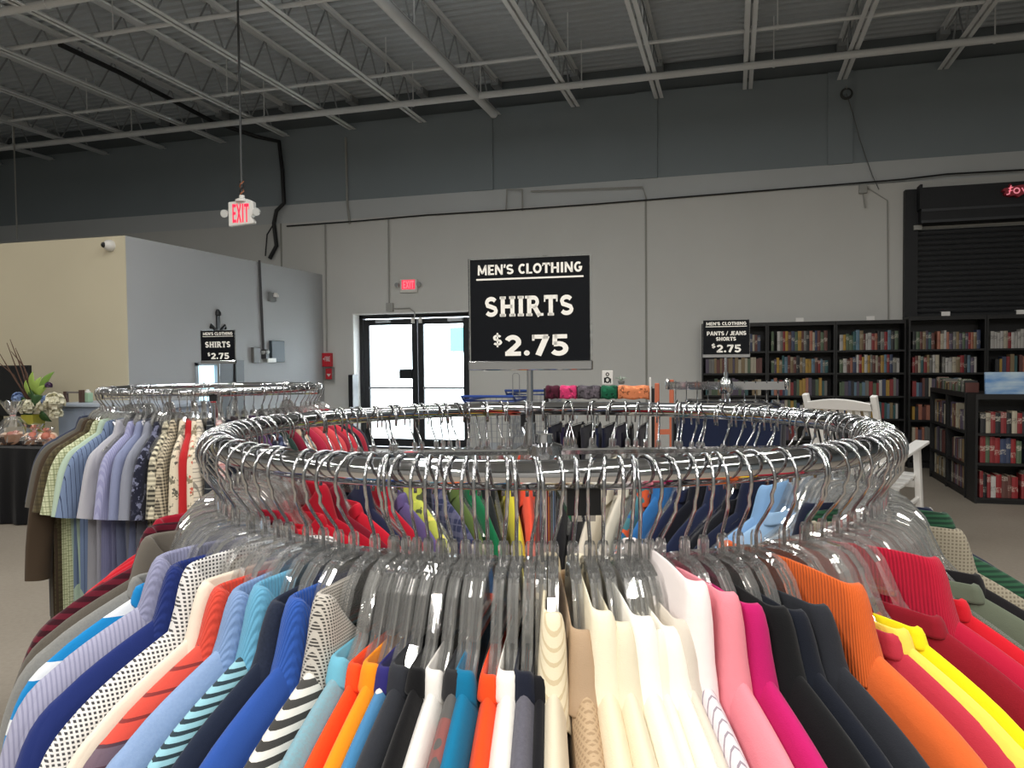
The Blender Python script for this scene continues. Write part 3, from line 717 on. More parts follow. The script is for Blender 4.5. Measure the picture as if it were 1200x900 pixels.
front = [
 ('a', -90, 'crew', FB((178, 24, 40)), None, 'bright red crew neck tee beside the plaid shirts, farthest round its rack', .010, 1),
 ('a', -83, 'crew', FB((190, 22, 38)), None, 'scarlet crew neck tee between a bright red tee and a maroon one', .010, 1),
 ('a', -77, 'polo', FB((172, 26, 44), 'hstripe', (120, 14, 30), .03, .3), FB((150, 24, 44)), 'red polo with darker red stripes next to a maroon striped shirt', .010, 1),
 ('a', -71, 'polo', FB((92, 22, 38), 'hstripe', (50, 14, 24), .012, .5), None, 'dark maroon finely striped polo beside a brown grey shirt', .010, 1),
 ('a', -65.5, 'polo', FB((98, 92, 84), 'heather', (80, 75, 68)), FB((104, 98, 90)), 'brown grey polo shirt next to the maroon striped one', .011, 1),
 ('a', -61, 'crew', FB((142, 142, 138), 'heather', (120, 120, 118)), None, 'heather grey tee squeezed beside a bright blue striped shirt', .009, 1),
 ('a', -57.8, 'crew', FB((28, 132, 196), 'hstripe', (235, 238, 240), .05, .3), FB((28, 132, 196)), 'bright blue tee with white bands', .007, 1),
 ('a', -52.8, 'polo', FB((166, 166, 190), 'vstripe', (142, 142, 168), .004, .4), FB((150, 152, 182), rib=.0022), 'pale lavender grey pinstriped polo beside the navy one', .0145, 1.0),
 ('a', -47.2, 'polo', FB((34, 48, 108)), FB((36, 52, 116), rib=.0022), 'deep navy blue polo between lavender grey and black check shirts', .010, 1),
 ('a', -43, 'polo', FB((226, 224, 222), 'hound', (30, 30, 40), .0037), None, 'black and white small houndstooth check shirt with wide collar', .011, 1.25),
 ('a', -40, 'polo', FB((236, 224, 206)), None, 'cream polo collar peeking out between check and coral shirts', .008, 1),
 ('a', -37.5, 'polo', FB((222, 84, 70), 'block', (98, 96, 110), .085, .36, (38, 36, 46)), FB((222, 78, 62), rib=.0022), 'coral red polo with grey and black striped blocks', .010, 1),
 ('a', -34, 'polo', FB((146, 170, 206), 'heather', (128, 154, 196)), FB((132, 160, 204), rib=.0022), 'light blue heather polo with ribbed collar', .012, 1.1),
 ('a', -31, 'polo', FB((150, 200, 214), 'hstripe', (26, 32, 42), .0062, .42), FB((106, 172, 206), rib=.0022), 'pale aqua polo with thin black stripes and sky blue ribbed collar', .011, 1.15),
 ('a', -28.6, 'polo', FB((34, 42, 60)), FB((44, 52, 72), 'heather', (26, 32, 46)), 'dark navy knit polo between aqua striped and royal blue shirts', .009, .9),
 ('a', -26.2, 'polo', FB((48, 84, 162)), FB((52, 92, 176), rib=.0022), 'royal blue polo with ribbed collar', .011, 1.1),
 ('a', -23.2, 'polo', FB((226, 222, 214), 'hstripe', (20, 20, 22), .0092, .5), FB((196, 190, 180), 'hound', (38, 36, 36), .0026), 'black and white striped polo with grey knit collar', .012, 1.35),
 ('p', 404, 'crew', FB((118, 178, 196), 'heather', (140, 150, 156)), FB((112, 182, 206)), 'faded light teal tee beside the black and white striped polo', .010, 1),
 ('p', 424, 'crew', FB((242, 78, 32)), None, 'orange red tee almost hidden between teal and orange tees', .007, 1),
 ('p', 440, 'crew', FB((248, 146, 28)), None, 'bright orange crew neck tee', .0095, 1),
 ('p', 458, 'crew', FB((232, 226, 218), 'hstripe', (28, 118, 170), .16, .45), FB((46, 42, 108)), 'white and blue colour block tee with violet navy neckband', .0085, 1),
 ('p', 478, 'crew', FB((46, 48, 54)), None, 'charcoal crew neck tee beside the colour block tee', .0105, 1),
 ('p', 494, 'crew', FB((18, 18, 20)), None, 'plain black tee between charcoal and white tees', .008, 1),
 ('p', 514, 'crew', FB((238, 234, 228)), None, 'white crew neck tee next to a camouflage tee', .0095, 1),
 ('p', 534, 'crew', FB((92, 90, 88), 'camo', (140, 84, 80), rgb3=(50, 50, 52)), FB((40, 40, 42)), 'grey and rust camouflage tee with black neckband', .009, 1),
 ('p', 552, 'crew', FB((18, 112, 152)), None, 'deep teal blue crew neck tee', .0095, 1),
 ('p', 574, 'crew', FB((244, 76, 30)), None, 'vivid orange red tee between teal blue and white tees', .0085, 1.0),
 ('p', 594, 'crew', FB((244, 240, 232)), None, 'bright white tee beside the grey heather one', .010, 1),
 ('p', 618, 'crew', FB((104, 102, 112), 'heather', (84, 84, 94)), FB((28, 32, 46)), 'grey heather tee with navy neckband', .010, 1),
 ('p', 636, 'crew', FB((24, 24, 28)), None, 'black tee sunk between grey heather and ivory shirts', .0075, 1),
 ('p', 652, 'polo', FB((222, 210, 186)), FB((238, 226, 196), 'diag', (214, 196, 160), .006, .3), 'ivory polo with diagonally ribbed collar', .0095, 1.35),
 ('p', 682, 'polo', FB((190, 164, 132), 'hound', (164, 138, 108), .004), FB((178, 152, 124)), 'tan knit polo with tan collar', .0105, .85),
 ('p', 708, 'polo', FB((236, 222, 192)), FB((244, 234, 208)), 'cream polo with tall rounded collar beside the tan one', .011, 1.3),
 ('p', 730, 'polo', FB((232, 222, 196)), None, 'butter cream polo between a cream and a white one', .0095, 1.05),
 ('p', 754, 'polo', FB((242, 236, 220)), FB((250, 247, 240)), 'off white polo with bright white collar', .011, 1.2),
 ('p', 772, 'polo', FB((238, 232, 214)), None, 'slim off white polo beside the white collared one', .008, .9),
 ('p', 788, 'polo', FB((248, 243, 230)), None, 'warm white polo next to a grey beige shirt', .0085, .9),
 ('p', 802, 'polo', FB((216, 206, 192)), None, 'grey beige polo beside the pinstriped dress shirt', .0085, .9),
 ('p', 820, 'button', FB((226, 216, 220), 'diag', (150, 138, 150), .0052, .2), FB((250, 240, 238)), 'mauve pinstriped dress shirt with a large white collar', .0115, 1.75),
 ('p', 856, 'polo', FB((236, 142, 154)), None, 'rose pink shirt with upturned collar', .0105, 1.4),
 ('p', 884, 'polo', FB((190, 30, 104)), None, 'magenta shirt with magenta collar', .011, 1.3),
 ('p', 914, 'polo', FB((18, 19, 21)), None, 'black polo beside the magenta shirt', .0115, 1.15),
 ('p', 938, 'polo', FB((22, 26, 36)), None, 'midnight navy polo between a black and a charcoal one', .0105, 1.0),
 ('p', 962, 'polo', FB((40, 42, 48)), None, 'charcoal polo beside the burnt orange one', .011, .9),
 ('p', 1004, 'polo', FB((222, 104, 50)), FB((226, 104, 46), rib=.002), 'burnt orange polo with open collar', .013, 1.35),
 ('p', 1034, 'crew', FB((188, 56, 72)), None, 'faded crimson tee between orange polo and yellow shirts', .010, 1.0),
 ('a', 32.5, 'crew', FB((250, 220, 92)), None, 'pale yellow tee between faded crimson and lemon yellow ones', .010, 1.1),
 ('a', 35.5, 'crew', FB((252, 228, 30)), None, 'lemon yellow tee beside the pale yellow one', .008, 1),
 ('a', 39, 'crew', FB((140, 24, 40)), None, 'dark red tee between lemon yellow and crimson shirts', .009, 1),
 ('a', 43, 'polo', FB((186, 28, 58)), FB((190, 30, 58), rib=.0022), 'crimson polo with ribbed collar', .013, 1.2),
 ('a', 47.5, 'crew', FB((208, 30, 44)), None, 'clear red tee next to the crimson polo', .010, 1),
 ('a', 53, 'crew', FB((96, 104, 88)), None, 'grey green tee between a red tee and a black one', .009, 1),
 ('a', 58, 'crew', FB((26, 24, 26)), None, 'black tee next to the tweed shirt', .009, 1),
 ('a', 65, 'button', FB((148, 140, 122), 'hound', (110, 102, 88), .004), None, 'taupe tweed shirt with flat collar', .011, 1),
 ('a', 75, 'polo', FB((44, 84, 60), 'hstripe', (30, 54, 42), .006, .5), None, 'forest green fine striped polo', .011, 1),
 ('a', 82, 'polo', FB((28, 34, 54)), None, 'navy polo near the white rocking chair', .011, 1),
]
rnd = random.Random(3)
used = []
for i, (md, v, kind, bm, cm, lab, th, ck) in enumerate(front):
    t = (v if md == 'a' else th_for(v)) + rnd.uniform(-.12, .12)
    yw = rnd.uniform(-1.2, 1.2); ln = rnd.uniform(-1, 1)
    nm = {'crew': 't_shirt', 'polo': 'polo_shirt', 'button': 'dress_shirt'}[kind]
    if lab.startswith('black and white small'): nm = 'dress_shirt'
    shirt(nm, C1, R1, Z1, t, kind, th, 100 + i, bm, cm, lab, 'shirt', 'shirts on the rack packed with clear hangers', ln, yw, ck)
    hanger(C1, R1, Z1, t, ln, yw, held(lab), G1); used.append(t)
# shirts on the far half of the ring, seen between the hooks
back = [
 ((186, 24, 44), 'red'), ((170, 22, 42), 'deep red'), ((120, 22, 40), 'maroon'), ((196, 30, 50), 'cherry red'), ((34, 38, 64), 'dark navy'), ((176, 26, 46), 'crimson'),
 ((96, 84, 132), 'dusty purple'), ((198, 206, 92), 'lime yellow'), ((52, 58, 92), 'slate navy'), ((92, 112, 60), 'olive green'), ((24, 112, 70), 'emerald green'), ((30, 34, 36), 'soft black'),
 ((216, 206, 60), 'yellow'), ((232, 84, 60), 'coral'), ((20, 20, 22), 'jet black'), ((26, 26, 30), 'faded black'), ((18, 18, 22), 'ink black'),
 ((224, 216, 198), 'cream'), ((214, 208, 192), 'pale stone'), ((70, 122, 130), 'dull teal'), ((46, 108, 170), 'mid blue'), ((28, 36, 66), 'navy'), ((22, 24, 34), 'blue black'), ((36, 44, 72), 'indigo'),
 ((24, 26, 32), 'graphite'), ((30, 36, 58), 'dark indigo'), ((132, 172, 214), 'sky blue'), ((150, 184, 218), 'powder blue'),
]
nb = len(back)
for i, (c, cn) in enumerate(back):
    t = -98 - (360 - 196) * (i + .5) / nb
    kind = 'polo' if i % 3 else 'crew'
    bm = FB(c)
    if cn == 'lime yellow': bm = FB(c, 'print', (60, 70, 60), rgb3=(236, 226, 110))
    if cn == 'dull teal': bm = FB(c, 'print', (226, 90, 40), rgb3=(40, 90, 150))
    if cn == 'slate navy': bm = FB(c, 'plaid', (110, 110, 140), .03, .3)
    ln, yw = rnd.uniform(-2, 2), rnd.uniform(-3, 3)
    lab = f'{cn} shirt seen across the ring behind the hanging hooks'
    shirt('polo_shirt' if kind == 'polo' else 't_shirt', C1, R1, Z1, t, kind, .012, 300 + i, bm, None, lab, 'shirt', 'shirts on the far side of the hanger-packed ring', ln, yw, 1.1)
    hanger(C1, R1, Z1, t, ln, yw, held(lab), G1); used.append(t)
# hangers without a visible shirt
extra = [-98, -94, -87, -80, -74, -20.4, 50.5, 55.5, 60, 62.5, 67.5, 69.5, 71.5, 73.5, 77.5, 79.6, 85, 88, 91.5, 95, 98]
for k in range(34): extra.append(-100 - 160 * (k + rnd.uniform(.1, .9)) / 34)
for t in extra:
    hanger(C1, R1, Z1, t + rnd.uniform(-.3, .3), rnd.uniform(-3, 3), rnd.uniform(-6, 6) if abs(t) > 60 else 0, LH1, G1)

# ------------------------------------------------------------------ rack 2
C2 = camxy((252 - 600) / 900 * 3.5, 3.5); Z2 = at_d(252, 455, 3.5).z; R2 = .46
round_rack(C2, Z2, R2, TR, 'round chrome rack of plaid and printed button shirts by the flower table', YAW + R_(20))
price_sign((C2.x + .02, C2.y, Z2 - .026), R_(1), .178, .135, at_d(260, 426, 3.5).z - Z2 + .03, SHIRT_LINES, 'black SHIRTS $2.75 sign on the rack of plaid and printed button shirts')
G2 = 'shirts on the rack by the flower table'; G2H = 'clear hangers on the rack by the flower table'
LH2 = 'bare clear plastic hanger on the rack of plaid and printed button shirts'
CR = (222, 210, 186)
r2 = [
 (-46, FB((70, 58, 46)), 'dark brown long shirt'), (-40.5, FB((92, 84, 62), 'plaid', (60, 54, 40), .03, .3), 'olive brown plaid shirt'),
 (-35, FB((206, 210, 176), 'plaid', (110, 122, 84), .02, .25), 'pale green small plaid shirt'), (-30.5, FB((176, 196, 178)), 'pale mint shirt'),
 (-26, FB((118, 136, 168), 'vstripe', (40, 50, 78), .016, .12), 'slate blue shirt with dark pinstripes'), (-20.5, FB((178, 178, 186)), 'light grey shirt'),
 (-14.5, FB((150, 152, 190), 'vstripe', (166, 168, 202), .008, .5), 'lavender blue shirt'), (-10.5, FB((132, 140, 172)), 'dusty periwinkle shirt'),
 (-6.5, FB((140, 144, 158)), 'blue grey shirt'), (-2.5, FB((34, 36, 52), 'print', (120, 124, 150), rgb3=(60, 62, 80)), 'dotted midnight shirt'),
 (1.5, FB((226, 218, 192), 'check', (34, 34, 34), .018), 'black and cream gingham shirt'), (4.5, FB((210, 198, 172), 'check', (50, 46, 44), .012), 'fine beige and black check shirt'),
 (8, FB(CR, 'print', (120, 116, 100), rgb3=(84, 84, 78)), 'cream palm print shirt'), (10.5, FB((186, 40, 44)), 'red shirt'),
 (12.5, FB((226, 214, 192), 'print', (140, 128, 104), rgb3=(200, 90, 70)), 'ivory tropical print shirt'), (15, FB((222, 212, 194), 'plaid', (70, 70, 70), .035, .1), 'cream windowpane check shirt'),
 (18.5, FB((26, 28, 34), 'plaid', (52, 58, 66), .045, .4, (150, 152, 150)), 'black tartan shirt'), (22.5, FB((226, 206, 200), 'plaid', (180, 90, 90), .02, .25, (90, 110, 160)), 'white and pink plaid shirt'),
 (27, FB((22, 26, 38)), 'ink navy shirt'), (31, FB((52, 24, 36)), 'wine shirt'), (35, FB((24, 24, 28)), 'plain black shirt'), (39.5, FB((82, 50, 96)), 'purple shirt'),
 (44, FB((38, 44, 70), 'print', (200, 200, 206), rgb3=(90, 100, 130)), 'navy floral shirt'), (48, FB((30, 52, 46)), 'bottle green shirt'), (52, FB((126, 30, 52)), 'burgundy shirt'),
 (56, FB((196, 176, 150), 'print', (120, 70, 60), rgb3=(80, 60, 50)), 'beige floral shirt'), (60, FB((168, 40, 66)), 'raspberry shirt'), (65, FB((198, 74, 84)), 'coral pink shirt'), (70, FB((212, 82, 86)), 'salmon shirt'),
 (75, FB((150, 40, 60)), 'dark raspberry shirt'), (80, FB((206, 60, 74)), 'strawberry shirt'), (86, FB((40, 34, 44)), 'blackish plum shirt'), (92, FB((180, 52, 70)), 'rose red shirt'), (98, FB((60, 60, 72)), 'slate shirt'),
 (-54, FB((96, 92, 84)), 'taupe shirt'), (-63, FB((60, 66, 84)), 'dull slate shirt'), (-74, FB((120, 112, 96)), 'khaki shirt'), (-88, FB((44, 44, 50)), 'dark charcoal shirt'), (-104, FB((130, 140, 160)), 'steel blue shirt'),
]
for i, (t, bm, cn) in enumerate(r2):
    ln, yw = rnd.uniform(-2, 2), rnd.uniform(-4, 4)
    shirt('button_shirt', C2, R2, Z2, t, 'button', .0125, 500 + i, bm, None, f'{cn} hanging on the rack by the flower table', 'shirt', G2, ln, yw, .9, rnd.uniform(.72, .82), 'short' if i else 'long', wide=1.5 if t < -24 else (1.25 if t < 0 else 1.0))
    hanger(C2, R2, Z2, t, ln, yw, held(cn), G2H)
for k in range(34):
    hanger(C2, R2, Z2, rnd.uniform(-180, 180), rnd.uniform(-2, 2), rnd.uniform(-5, 5), LH2, G2H)

# ------------------------------------------------------------------ trouser rack (four-way) behind the near ring
C3 = camxy((851 - 600) / 900 * 3.05, 3.05); Z3 = at_d(850, 452, 3.05).z
e = empty('four_way_rack', (C3.x, C3.y, 0), R_(3)); tag(e, 'chrome four-arm rack of dark trousers carrying the PANTS / JEANS sign', 'clothes rack')
MB().lathe([(.017, .05), (.017, Z3)], 16).build('column', CHROME, e, 'auto')
MB().lathe([(.024, -.03), (.028, -.012), (.028, .012), (.018, .03)], 16).build('hub', CHROME, e, 'auto', loc=(0, 0, Z3))
for k in range(4):
    a = k * PI / 2; d = Vector((math.cos(a), math.sin(a), 0))
    ar = MB().bar(d * .02, d * .225, .007, .032).build('arm', CHROME, e, loc=(0, 0, Z3))
    MB().lathe([(.006, -.016), (.009, -.01), (.009, .022), (.005, .028)], 10, tuple(d * .228)).build('end_stop', CHROME, ar, 'auto')
    MB().bar(d * .015 + Vector((0, 0, .07)), d * .4 + Vector((0, 0, .04)), .03, .02).build('base_foot', CHROME, e)
price_sign((C3.x, C3.y, Z3 + .02), R_(1), .176, .134, at_d(850, 418, 3.05).z - Z3 - .02, PANTS_LINES, 'black PANTS / JEANS SHORTS $2.75 sign in front of the bookcases')
def trousers(loc, rz, mat, lab, seed):
    rn = random.Random(seed); e = empty('trousers', loc, rz); tag(e, lab, 'trousers', 'trousers on the four-arm rack')
    MB().grid([[((.19) * math.cos(2 * PI * j / 18), .014 * math.copysign(abs(math.sin(2 * PI * j / 18)) ** .7, math.sin(2 * PI * j / 18)), z) for j in range(18)] for z in (0, -.04)], wrap=True).build('waistband', mat, e, True)
    for s in (-1, 1):
        rows = []
        for k in range(9):
            z = -.03 - .95 * k / 8; w_ = .098 - .03 * k / 8; cx = s * (.093 - .005 * k / 8)
            rows.append([(cx + w_ * math.cos(2 * PI * j / 14), (.016 + .004 * math.sin(k + seed)) * math.copysign(abs(math.sin(2 * PI * j / 14)) ** .7, math.sin(2 * PI * j / 14)) + .006 * math.sin(k * .9 + seed), z) for j in range(14)])
        MB().grid(rows, wrap=True).build('leg', mat, e, True)
    hk = MB().tube([(0, 0, .015), (0, 0, .045), (.012, 0, .06), (.012, 0, .085), (0, 0, .097), (-.012, 0, .09)], .002, 6)
    hk.tube([(-.15, 0, .012), (.15, 0, .012)], .003, 6).bb((-.15, -.006, -.02), (-.13, .006, .015)).bb((.13, -.006, -.02), (.15, .006, .015)).build('clip_hanger', WIRE, e)
    return e
tc_ = [((30, 38, 62), 'navy'), ((22, 24, 30), 'black'), ((48, 66, 104), 'blue denim'), ((64, 64, 68), 'dark grey'), ((40, 48, 78), 'indigo')]
q = 0
for k in range(4):
    for j in range(4):
        a = k * PI / 2 + R_(3); rr = .07 + .042 * j
        c, cn = tc_[q % 5]; q += 1
        trousers((C3.x + rr * math.cos(a), C3.y + rr * math.sin(a), Z3 - .078), a + PI / 2, FB(c), f'{cn} trousers clipped to the four-arm rack', 40 + q)

# ------------------------------------------------------------------ blanket rail, wooden stand, carts behind the ring
dp = 4.9
pa, pb = at_d(640, 455, dp), at_d(768, 455, dp)
dx = Vector((1, 0, 0)); ln_ = (pb - pa).dot(dx) ; zb_ = pa.z
e = empty('blanket_rail', (pa.x, pa.y, 0)); tag(e, 'black metal rail with folded throws behind the sign rack', 'rail')
MB().bar((0, 0, zb_), (ln_, 0, zb_), .02, .02).build('top_bar', BLACKM, e)
for x in (0, ln_):
    MB().bar((x, 0, .03), (x, 0, zb_), .025, .025, (0, 1, 0)).build('upright', BLACKM, e)
    MB().bar((x, -.25, .02), (x, .25, .02), .03, .03).build('foot', BLACKM, e)
throws = [((70, 24, 40), 'dark wine', .0, .13), ((196, 56, 104), 'hot pink', .14, .3), ((84, 78, 84), 'grey', .31, .52), ((24, 88, 62), 'dark green', .53, .68), ((206, 126, 86), 'apricot', .69, .98)]
for (c, cn, a, b) in throws:
    m = MB(); rows = []
    for k in range(13):
        u = -1 + 2 * k / 12; y = .022 * math.copysign(min(1, abs(u) * 3), u) + .01 * u; z = zb_ + .018 - .09 * max(0, abs(u) - .08)
        rows.append([(pa.x + ln_ * (a + (b - a) * j / 6), pa.y + y + .006 * math.sin(j * 2 + k) * min(1, abs(u) * 2), z + .003 * math.sin(j * 1.7)) for j in range(7)])
    m.grid(rows); o = m.build('throw_blanket', FB(c, 'print', tuple(int(v * .6) for v in c), rgb3=tuple(min(255, int(v * 1.25)) for v in c)), None, True)
    so = o.modifiers.new('thick', 'SOLIDIFY'); so.thickness = .01
    tag(o, f'{cn} throw folded over the black rail', 'blanket', 'throws on the black rail')
MB().bar((pa.x, pa.y, zb_ - .14), (pb.x, pa.y, zb_ - .14), .018, .018).build('lower_bar', BLACKM, bpy.data.objects['blanket_rail']).location = (-pa.x, -pa.y, 0)
RAIL_Z = zb_ - .14
# white card with black drawing standing on the rail
q = at_d(712, 455, dp - .03)
e = empty('shelf_card', (q.x, q.y, zb_ + .02)); tag(e, 'small white card with a black drawing standing on the blanket rail', 'card')
bevel(MB().bb((-.034, -.003, 0), (.034, .003, .09)).build('card', WHITEP, e), .002)
mb = MB(); ribbon(mb, arc(0, .066, .009, .009, 0, 330, 10), .006, 1, lambda u, v: (u, -.0035, v)); ribbon(mb, [(-.018, .012), (-.018, .045)], .008, 0, lambda u, v: (u, -.0035, v)); ribbon(mb, arc(0, .03, .014, .016, 0, 330, 12), .009, 1, lambda u, v: (u, -.0035, v)); ribbon(mb, [(.02, .01), (.02, .04)], .006, 0, lambda u, v: (u, -.0035, v))
mb.build('drawing', BLACKP, e)
q = at_d(728, 455, dp)
e = empty('air_plant', (q.x, q.y, zb_ + .022)); tag(e, 'tiny silvery plant beside the white card on the rail', 'plant')
MB().lathe([(.014, 0), (.02, .004), (.022, .02), (.016, .022)], 10).build('pot', surf('pot_grey', (120, 124, 120), .5), e, 'auto')
for k in range(7):
    a = k * .9; MB().tube([(0, 0, .02), (.02 * math.cos(a), .02 * math.sin(a), .04), (.045 * math.cos(a), .03 * math.sin(a), .035 + .01 * (k % 3))], [.003, .003, .001], 5).build('leaf', surf('silver_leaf', (150, 164, 150), .5), e)
for k in range(9):
    c, cn = [((26, 30, 52), 'dark navy'), ((40, 34, 64), 'dark purple'), ((20, 20, 24), 'black'), ((52, 52, 60), 'charcoal'), ((30, 38, 66), 'ink blue')][k % 5]
    t_ = trousers((pa.x + .06 + (ln_ - .12) * k / 8, pa.y, RAIL_Z - .095), PI / 2 + R_(6 * math.sin(k * 2)), FB(c), f'{cn} trousers hung below the folded throws', 70 + k); t_['group'] = 'trousers under the folded throws'
# wooden easel-like stand: two terracotta uprights
q1, q2 = at_d(770, 449, 4.5), at_d(787, 445, 4.5)
e = empty('wooden_stand', (q1.x, q1.y, 0)); tag(e, 'reddish wooden stand of two tall uprights beside the blanket rail', 'stand')
MW = surf('red_wood', (190, 104, 74), .55, 0, .15, 12)
dd = q2 - q1
for v, z in ((Vector((0, 0, 0)), q1.z), (Vector((dd.x, dd.y, 0)), q2.z)): bevel(MB().bar(v, v + Vector((0, 0, z)), .026, .026, (0, 1, 0)).build('upright', MW, e), .004)
for z in (.25, .7, 1.05): MB().bar((0, 0, z), (dd.x, dd.y, z), .02, .03).build('rung', MW, e)
for v in (Vector((0, 0, 0)), Vector((dd.x, dd.y, 0))): MB().bar(v + Vector((0, -.2, .015)), v + Vector((0, .2, .015)), .03, .03).build('foot', MW, e)
q = at_d(762, 442, 4.7); e = empty('white_rod', (q.x, q.y, 0)); tag(e, 'thin white rod standing between the throws and the wooden stand', 'rod')
MB().lathe([(.006, .02), (.006, q.z - .01), (.003, q.z)], 8).build('shaft', WHITEP, e); MB().lathe([(.06, 0), (.06, .012), (.01, .025)], 16).build('foot', WHITEP, e)

def cart(px, dep, lab):
    p = at_d(px, 470, dep); e = empty('shopping_cart', (p.x, p.y, 0), R_(3)); tag(e, lab, 'cart', 'blue rimmed shopping carts')
    BL = surf('cart_blue', (34, 66, 140), .4); G = surf('cart_grey', (150, 153, 158), .4, .6); w_, l_ = .27, .40; zt, z0 = 1.06, .55
    rim = lambda z, k: [(-w_ * k, -l_ * k, z), (w_ * k, -l_ * k, z), (w_ * k, l_ * k, z), (-w_ * k, l_ * k, z)]
    MB().tube(rim(zt, 1), .014, 8, closed=True).build('basket_rim', BL, e, 'auto')
    MB().tube(rim(z0, .8), .008, 6, closed=True).build('basket_floor_rim', G, e)
    for s in (-1, 1):
        for k in range(9):
            u = -1 + 2 * k / 8
            MB().tube([(w_ * u, s * l_, zt), (w_ * .8 * u, s * l_ * .8, z0)], .0035, 5).build('basket_wire', G, e)
        for k in range(11):
            u = -1 + 2 * k / 10
            MB().tube([(s * w_, l_ * u, zt), (s * w_ * .8, l_ * .8 * u, z0)], .0035, 5).build('basket_wire', G, e)
    for z, k in ((.68, .85), (.82, .9), (.95, .95)): MB().tube(rim(z, k), .0035, 5, closed=True).build('basket_hoop', BL if z > .9 else G, e)
    MB().bb((-w_ * .78, -l_ * .78, z0 - .004), (w_ * .78, l_ * .78, z0)).build('basket_floor', G, e)
    MB().tube([(-w_, -l_, zt), (-w_, -l_ - .1, zt + .05), (w_, -l_ - .1, zt + .05), (w_, -l_, zt)], .015, 8).build('handle', BL, e, 'auto')
    for sx_ in (-1, 1):
        MB().tube([(sx_ * w_ * .8, -l_ * .8, z0), (sx_ * w_ * .9, -l_ * .9, .14), (sx_ * w_ * .8, l_ * .9, .14)], .012, 8).build('frame_tube', G, e, 'auto')
        for sy in (-.85, .85): MB().lathe([(.055, -.015), (.06, -.008), (.06, .008), (.055, .015)], 14).build('wheel', BLACKP, e, 'auto', loc=(sx_ * w_ * .85, sy * l_, .062)).rotation_euler.y = PI / 2
    return e
cart(585, 8.2, 'blue rimmed shopping cart parked near the glass doors')
cart(628, 9.5, 'second blue rimmed shopping cart, parked behind the sign post')
# chrome wire loop stand
q = at_d(605, 470, 8.8); tag(MB().tube([(-.04, 0, 0), (-.04, 0, 1.3), (-.02, 0, 1.32), (.02, 0, 1.32), (.04, 0, 1.3), (.04, 0, 0)], .006, 6).bb((-.12, -.12, 0), (.12, .12, .015)).build('loop_stand', surf('wire_grey', (160, 160, 158), .4, .6), None, loc=(q.x, q.y, 0)), 'slim grey wire loop stand behind the blue carts', 'stand')

# ------------------------------------------------------------------ back wall fittings
e = empty('exit_sign', at_y(480, 336, WY)); tag(e, 'small lit red exit sign above the glass doors', 'exit sign')
bevel(MB().bb((-.15, -.05, -.1), (.15, 0, .12)).build('housing', WHITEPL, e), .01)
MB().bb((-.115, -.054, -.045), (.115, -.05, .105)).build('lit_panel', emit('exit_glow', (238, 60, 84), 1.0), e)
text_line(MB(), 'EXIT', -.09, .10, -.03, .09, -.056, False, .8).build('lettering', emit('exit_letter_far', (255, 120, 130), 1.0), e)
for s in (-1, 1): MB().lathe([(.02, -.03), (.036, -.01), (.036, .03)], 12).build('lamp_head', surf('lamp_grey', (150, 152, 152), .4), e, 'auto', loc=(s * .19, -.06, .03)).rotation_euler.x = PI / 2

hp = at_d(284, 252, 8.3)
e = empty('exit_sign', hp, R_(4)); tag(e, 'white exit sign with twin lamps hanging on a rod from the ceiling', 'exit sign')
bevel(MB().prism([(-.15, -.12), (.15, -.10), (.15, -.07), (.12, -.03), (.15, .0), (.15, .13), (.09, .16), (-.15, .14)], -.03, .03).build('housing', WHITEPL, e), .008)
text_line(MB(), 'EXIT', -.10, .10, -.085, .115, -.034, False, .85).build('lettering', emit('exit_letter', (238, 36, 72), .9), e)
MB().lathe([(.07, .14), (.07, .165), (.03, .18), (.03, .21)], 14).build('canopy', WHITEPL, e, 'auto')
for s in (-1, 1):
    h = MB().lathe([(.018, .03), (.04, .0), (.042, -.03)], 14).build('lamp_head', surf('lamp_white', (205, 205, 200), .35), e, 'auto', loc=(s * .19, -.02, .02)); h.rotation_euler.x = -PI / 2 * .9
MB().tube([(0, 0, .2), (0, 0, DECK - hp.z)], .012, 8).build('rod', surf('rod_grey', (70, 72, 72), .5), e)
for k in range(2): MB().tube([(.02 * math.cos(i * 1.1 + k * PI), .02 * math.sin(i * 1.1 + k * PI), .2 + .018 * i) for i in range(10)], .008, 6).build('cable_twist', surf(f'cable_{k}', ((40, 36, 34), (150, 92, 60))[k], .5), e)

def conduit(pts, r, lab, mat=CONDUIT, name='conduit', boxes=()):
    e = empty(name, pts[0]); o = Vector(pts[0]); tag(e, lab, 'conduit' if name == 'conduit' else 'cable')
    MB().tube([Vector(p) - o for p in pts], r, 8).build('run', mat, e, 'auto')
    for b in boxes: bevel(MB().box(Vector(b) - o, (.12, .06, .14)).build('junction_box', mat, e), .005)
    return e
yw = WY - .02
def V(px, py, y=yw): return at_y(px, py, y)
conduit([V(381, 262), V(383, 412)], .014, 'thin vertical conduit above the red fire alarm')
conduit([V(455, 257), V(456, 358)], .014, 'vertical conduit dropping to a box above the glass doors', boxes=[V(457, 360)])
conduit([V(458, 362), V(480, 361), V(486, 366), V(486, 373)], .01, 'short bent conduit running from the box to the door head')
conduit([V(1012, 217), V(1040, 235), V(1041, 374)], .008, 'thin grey cord run down the wall beside the black shutter')
conduit([V(593, 247), V(594, 222), V(612, 222), V(612, 247)], .012, 'short conduit loop on the pale strip above the sign')
conduit([V(758, 235), V(753, 219), V(700, 221), V(622, 224)], .010, 'faint horizontal conduit on the pale strip under the dark band')
conduit([V(405, 161, WY + .03), V(407, 240, WY + .03), V(410, 262)], .02, 'pale conduit from the joist end down the dark wall band')
_q = V(20, 280, 10.3)
conduit([Vector((_q.x, _q.y, DECK)), _q], .012, 'thin grey rod hanging over the office partition', boxes=[])
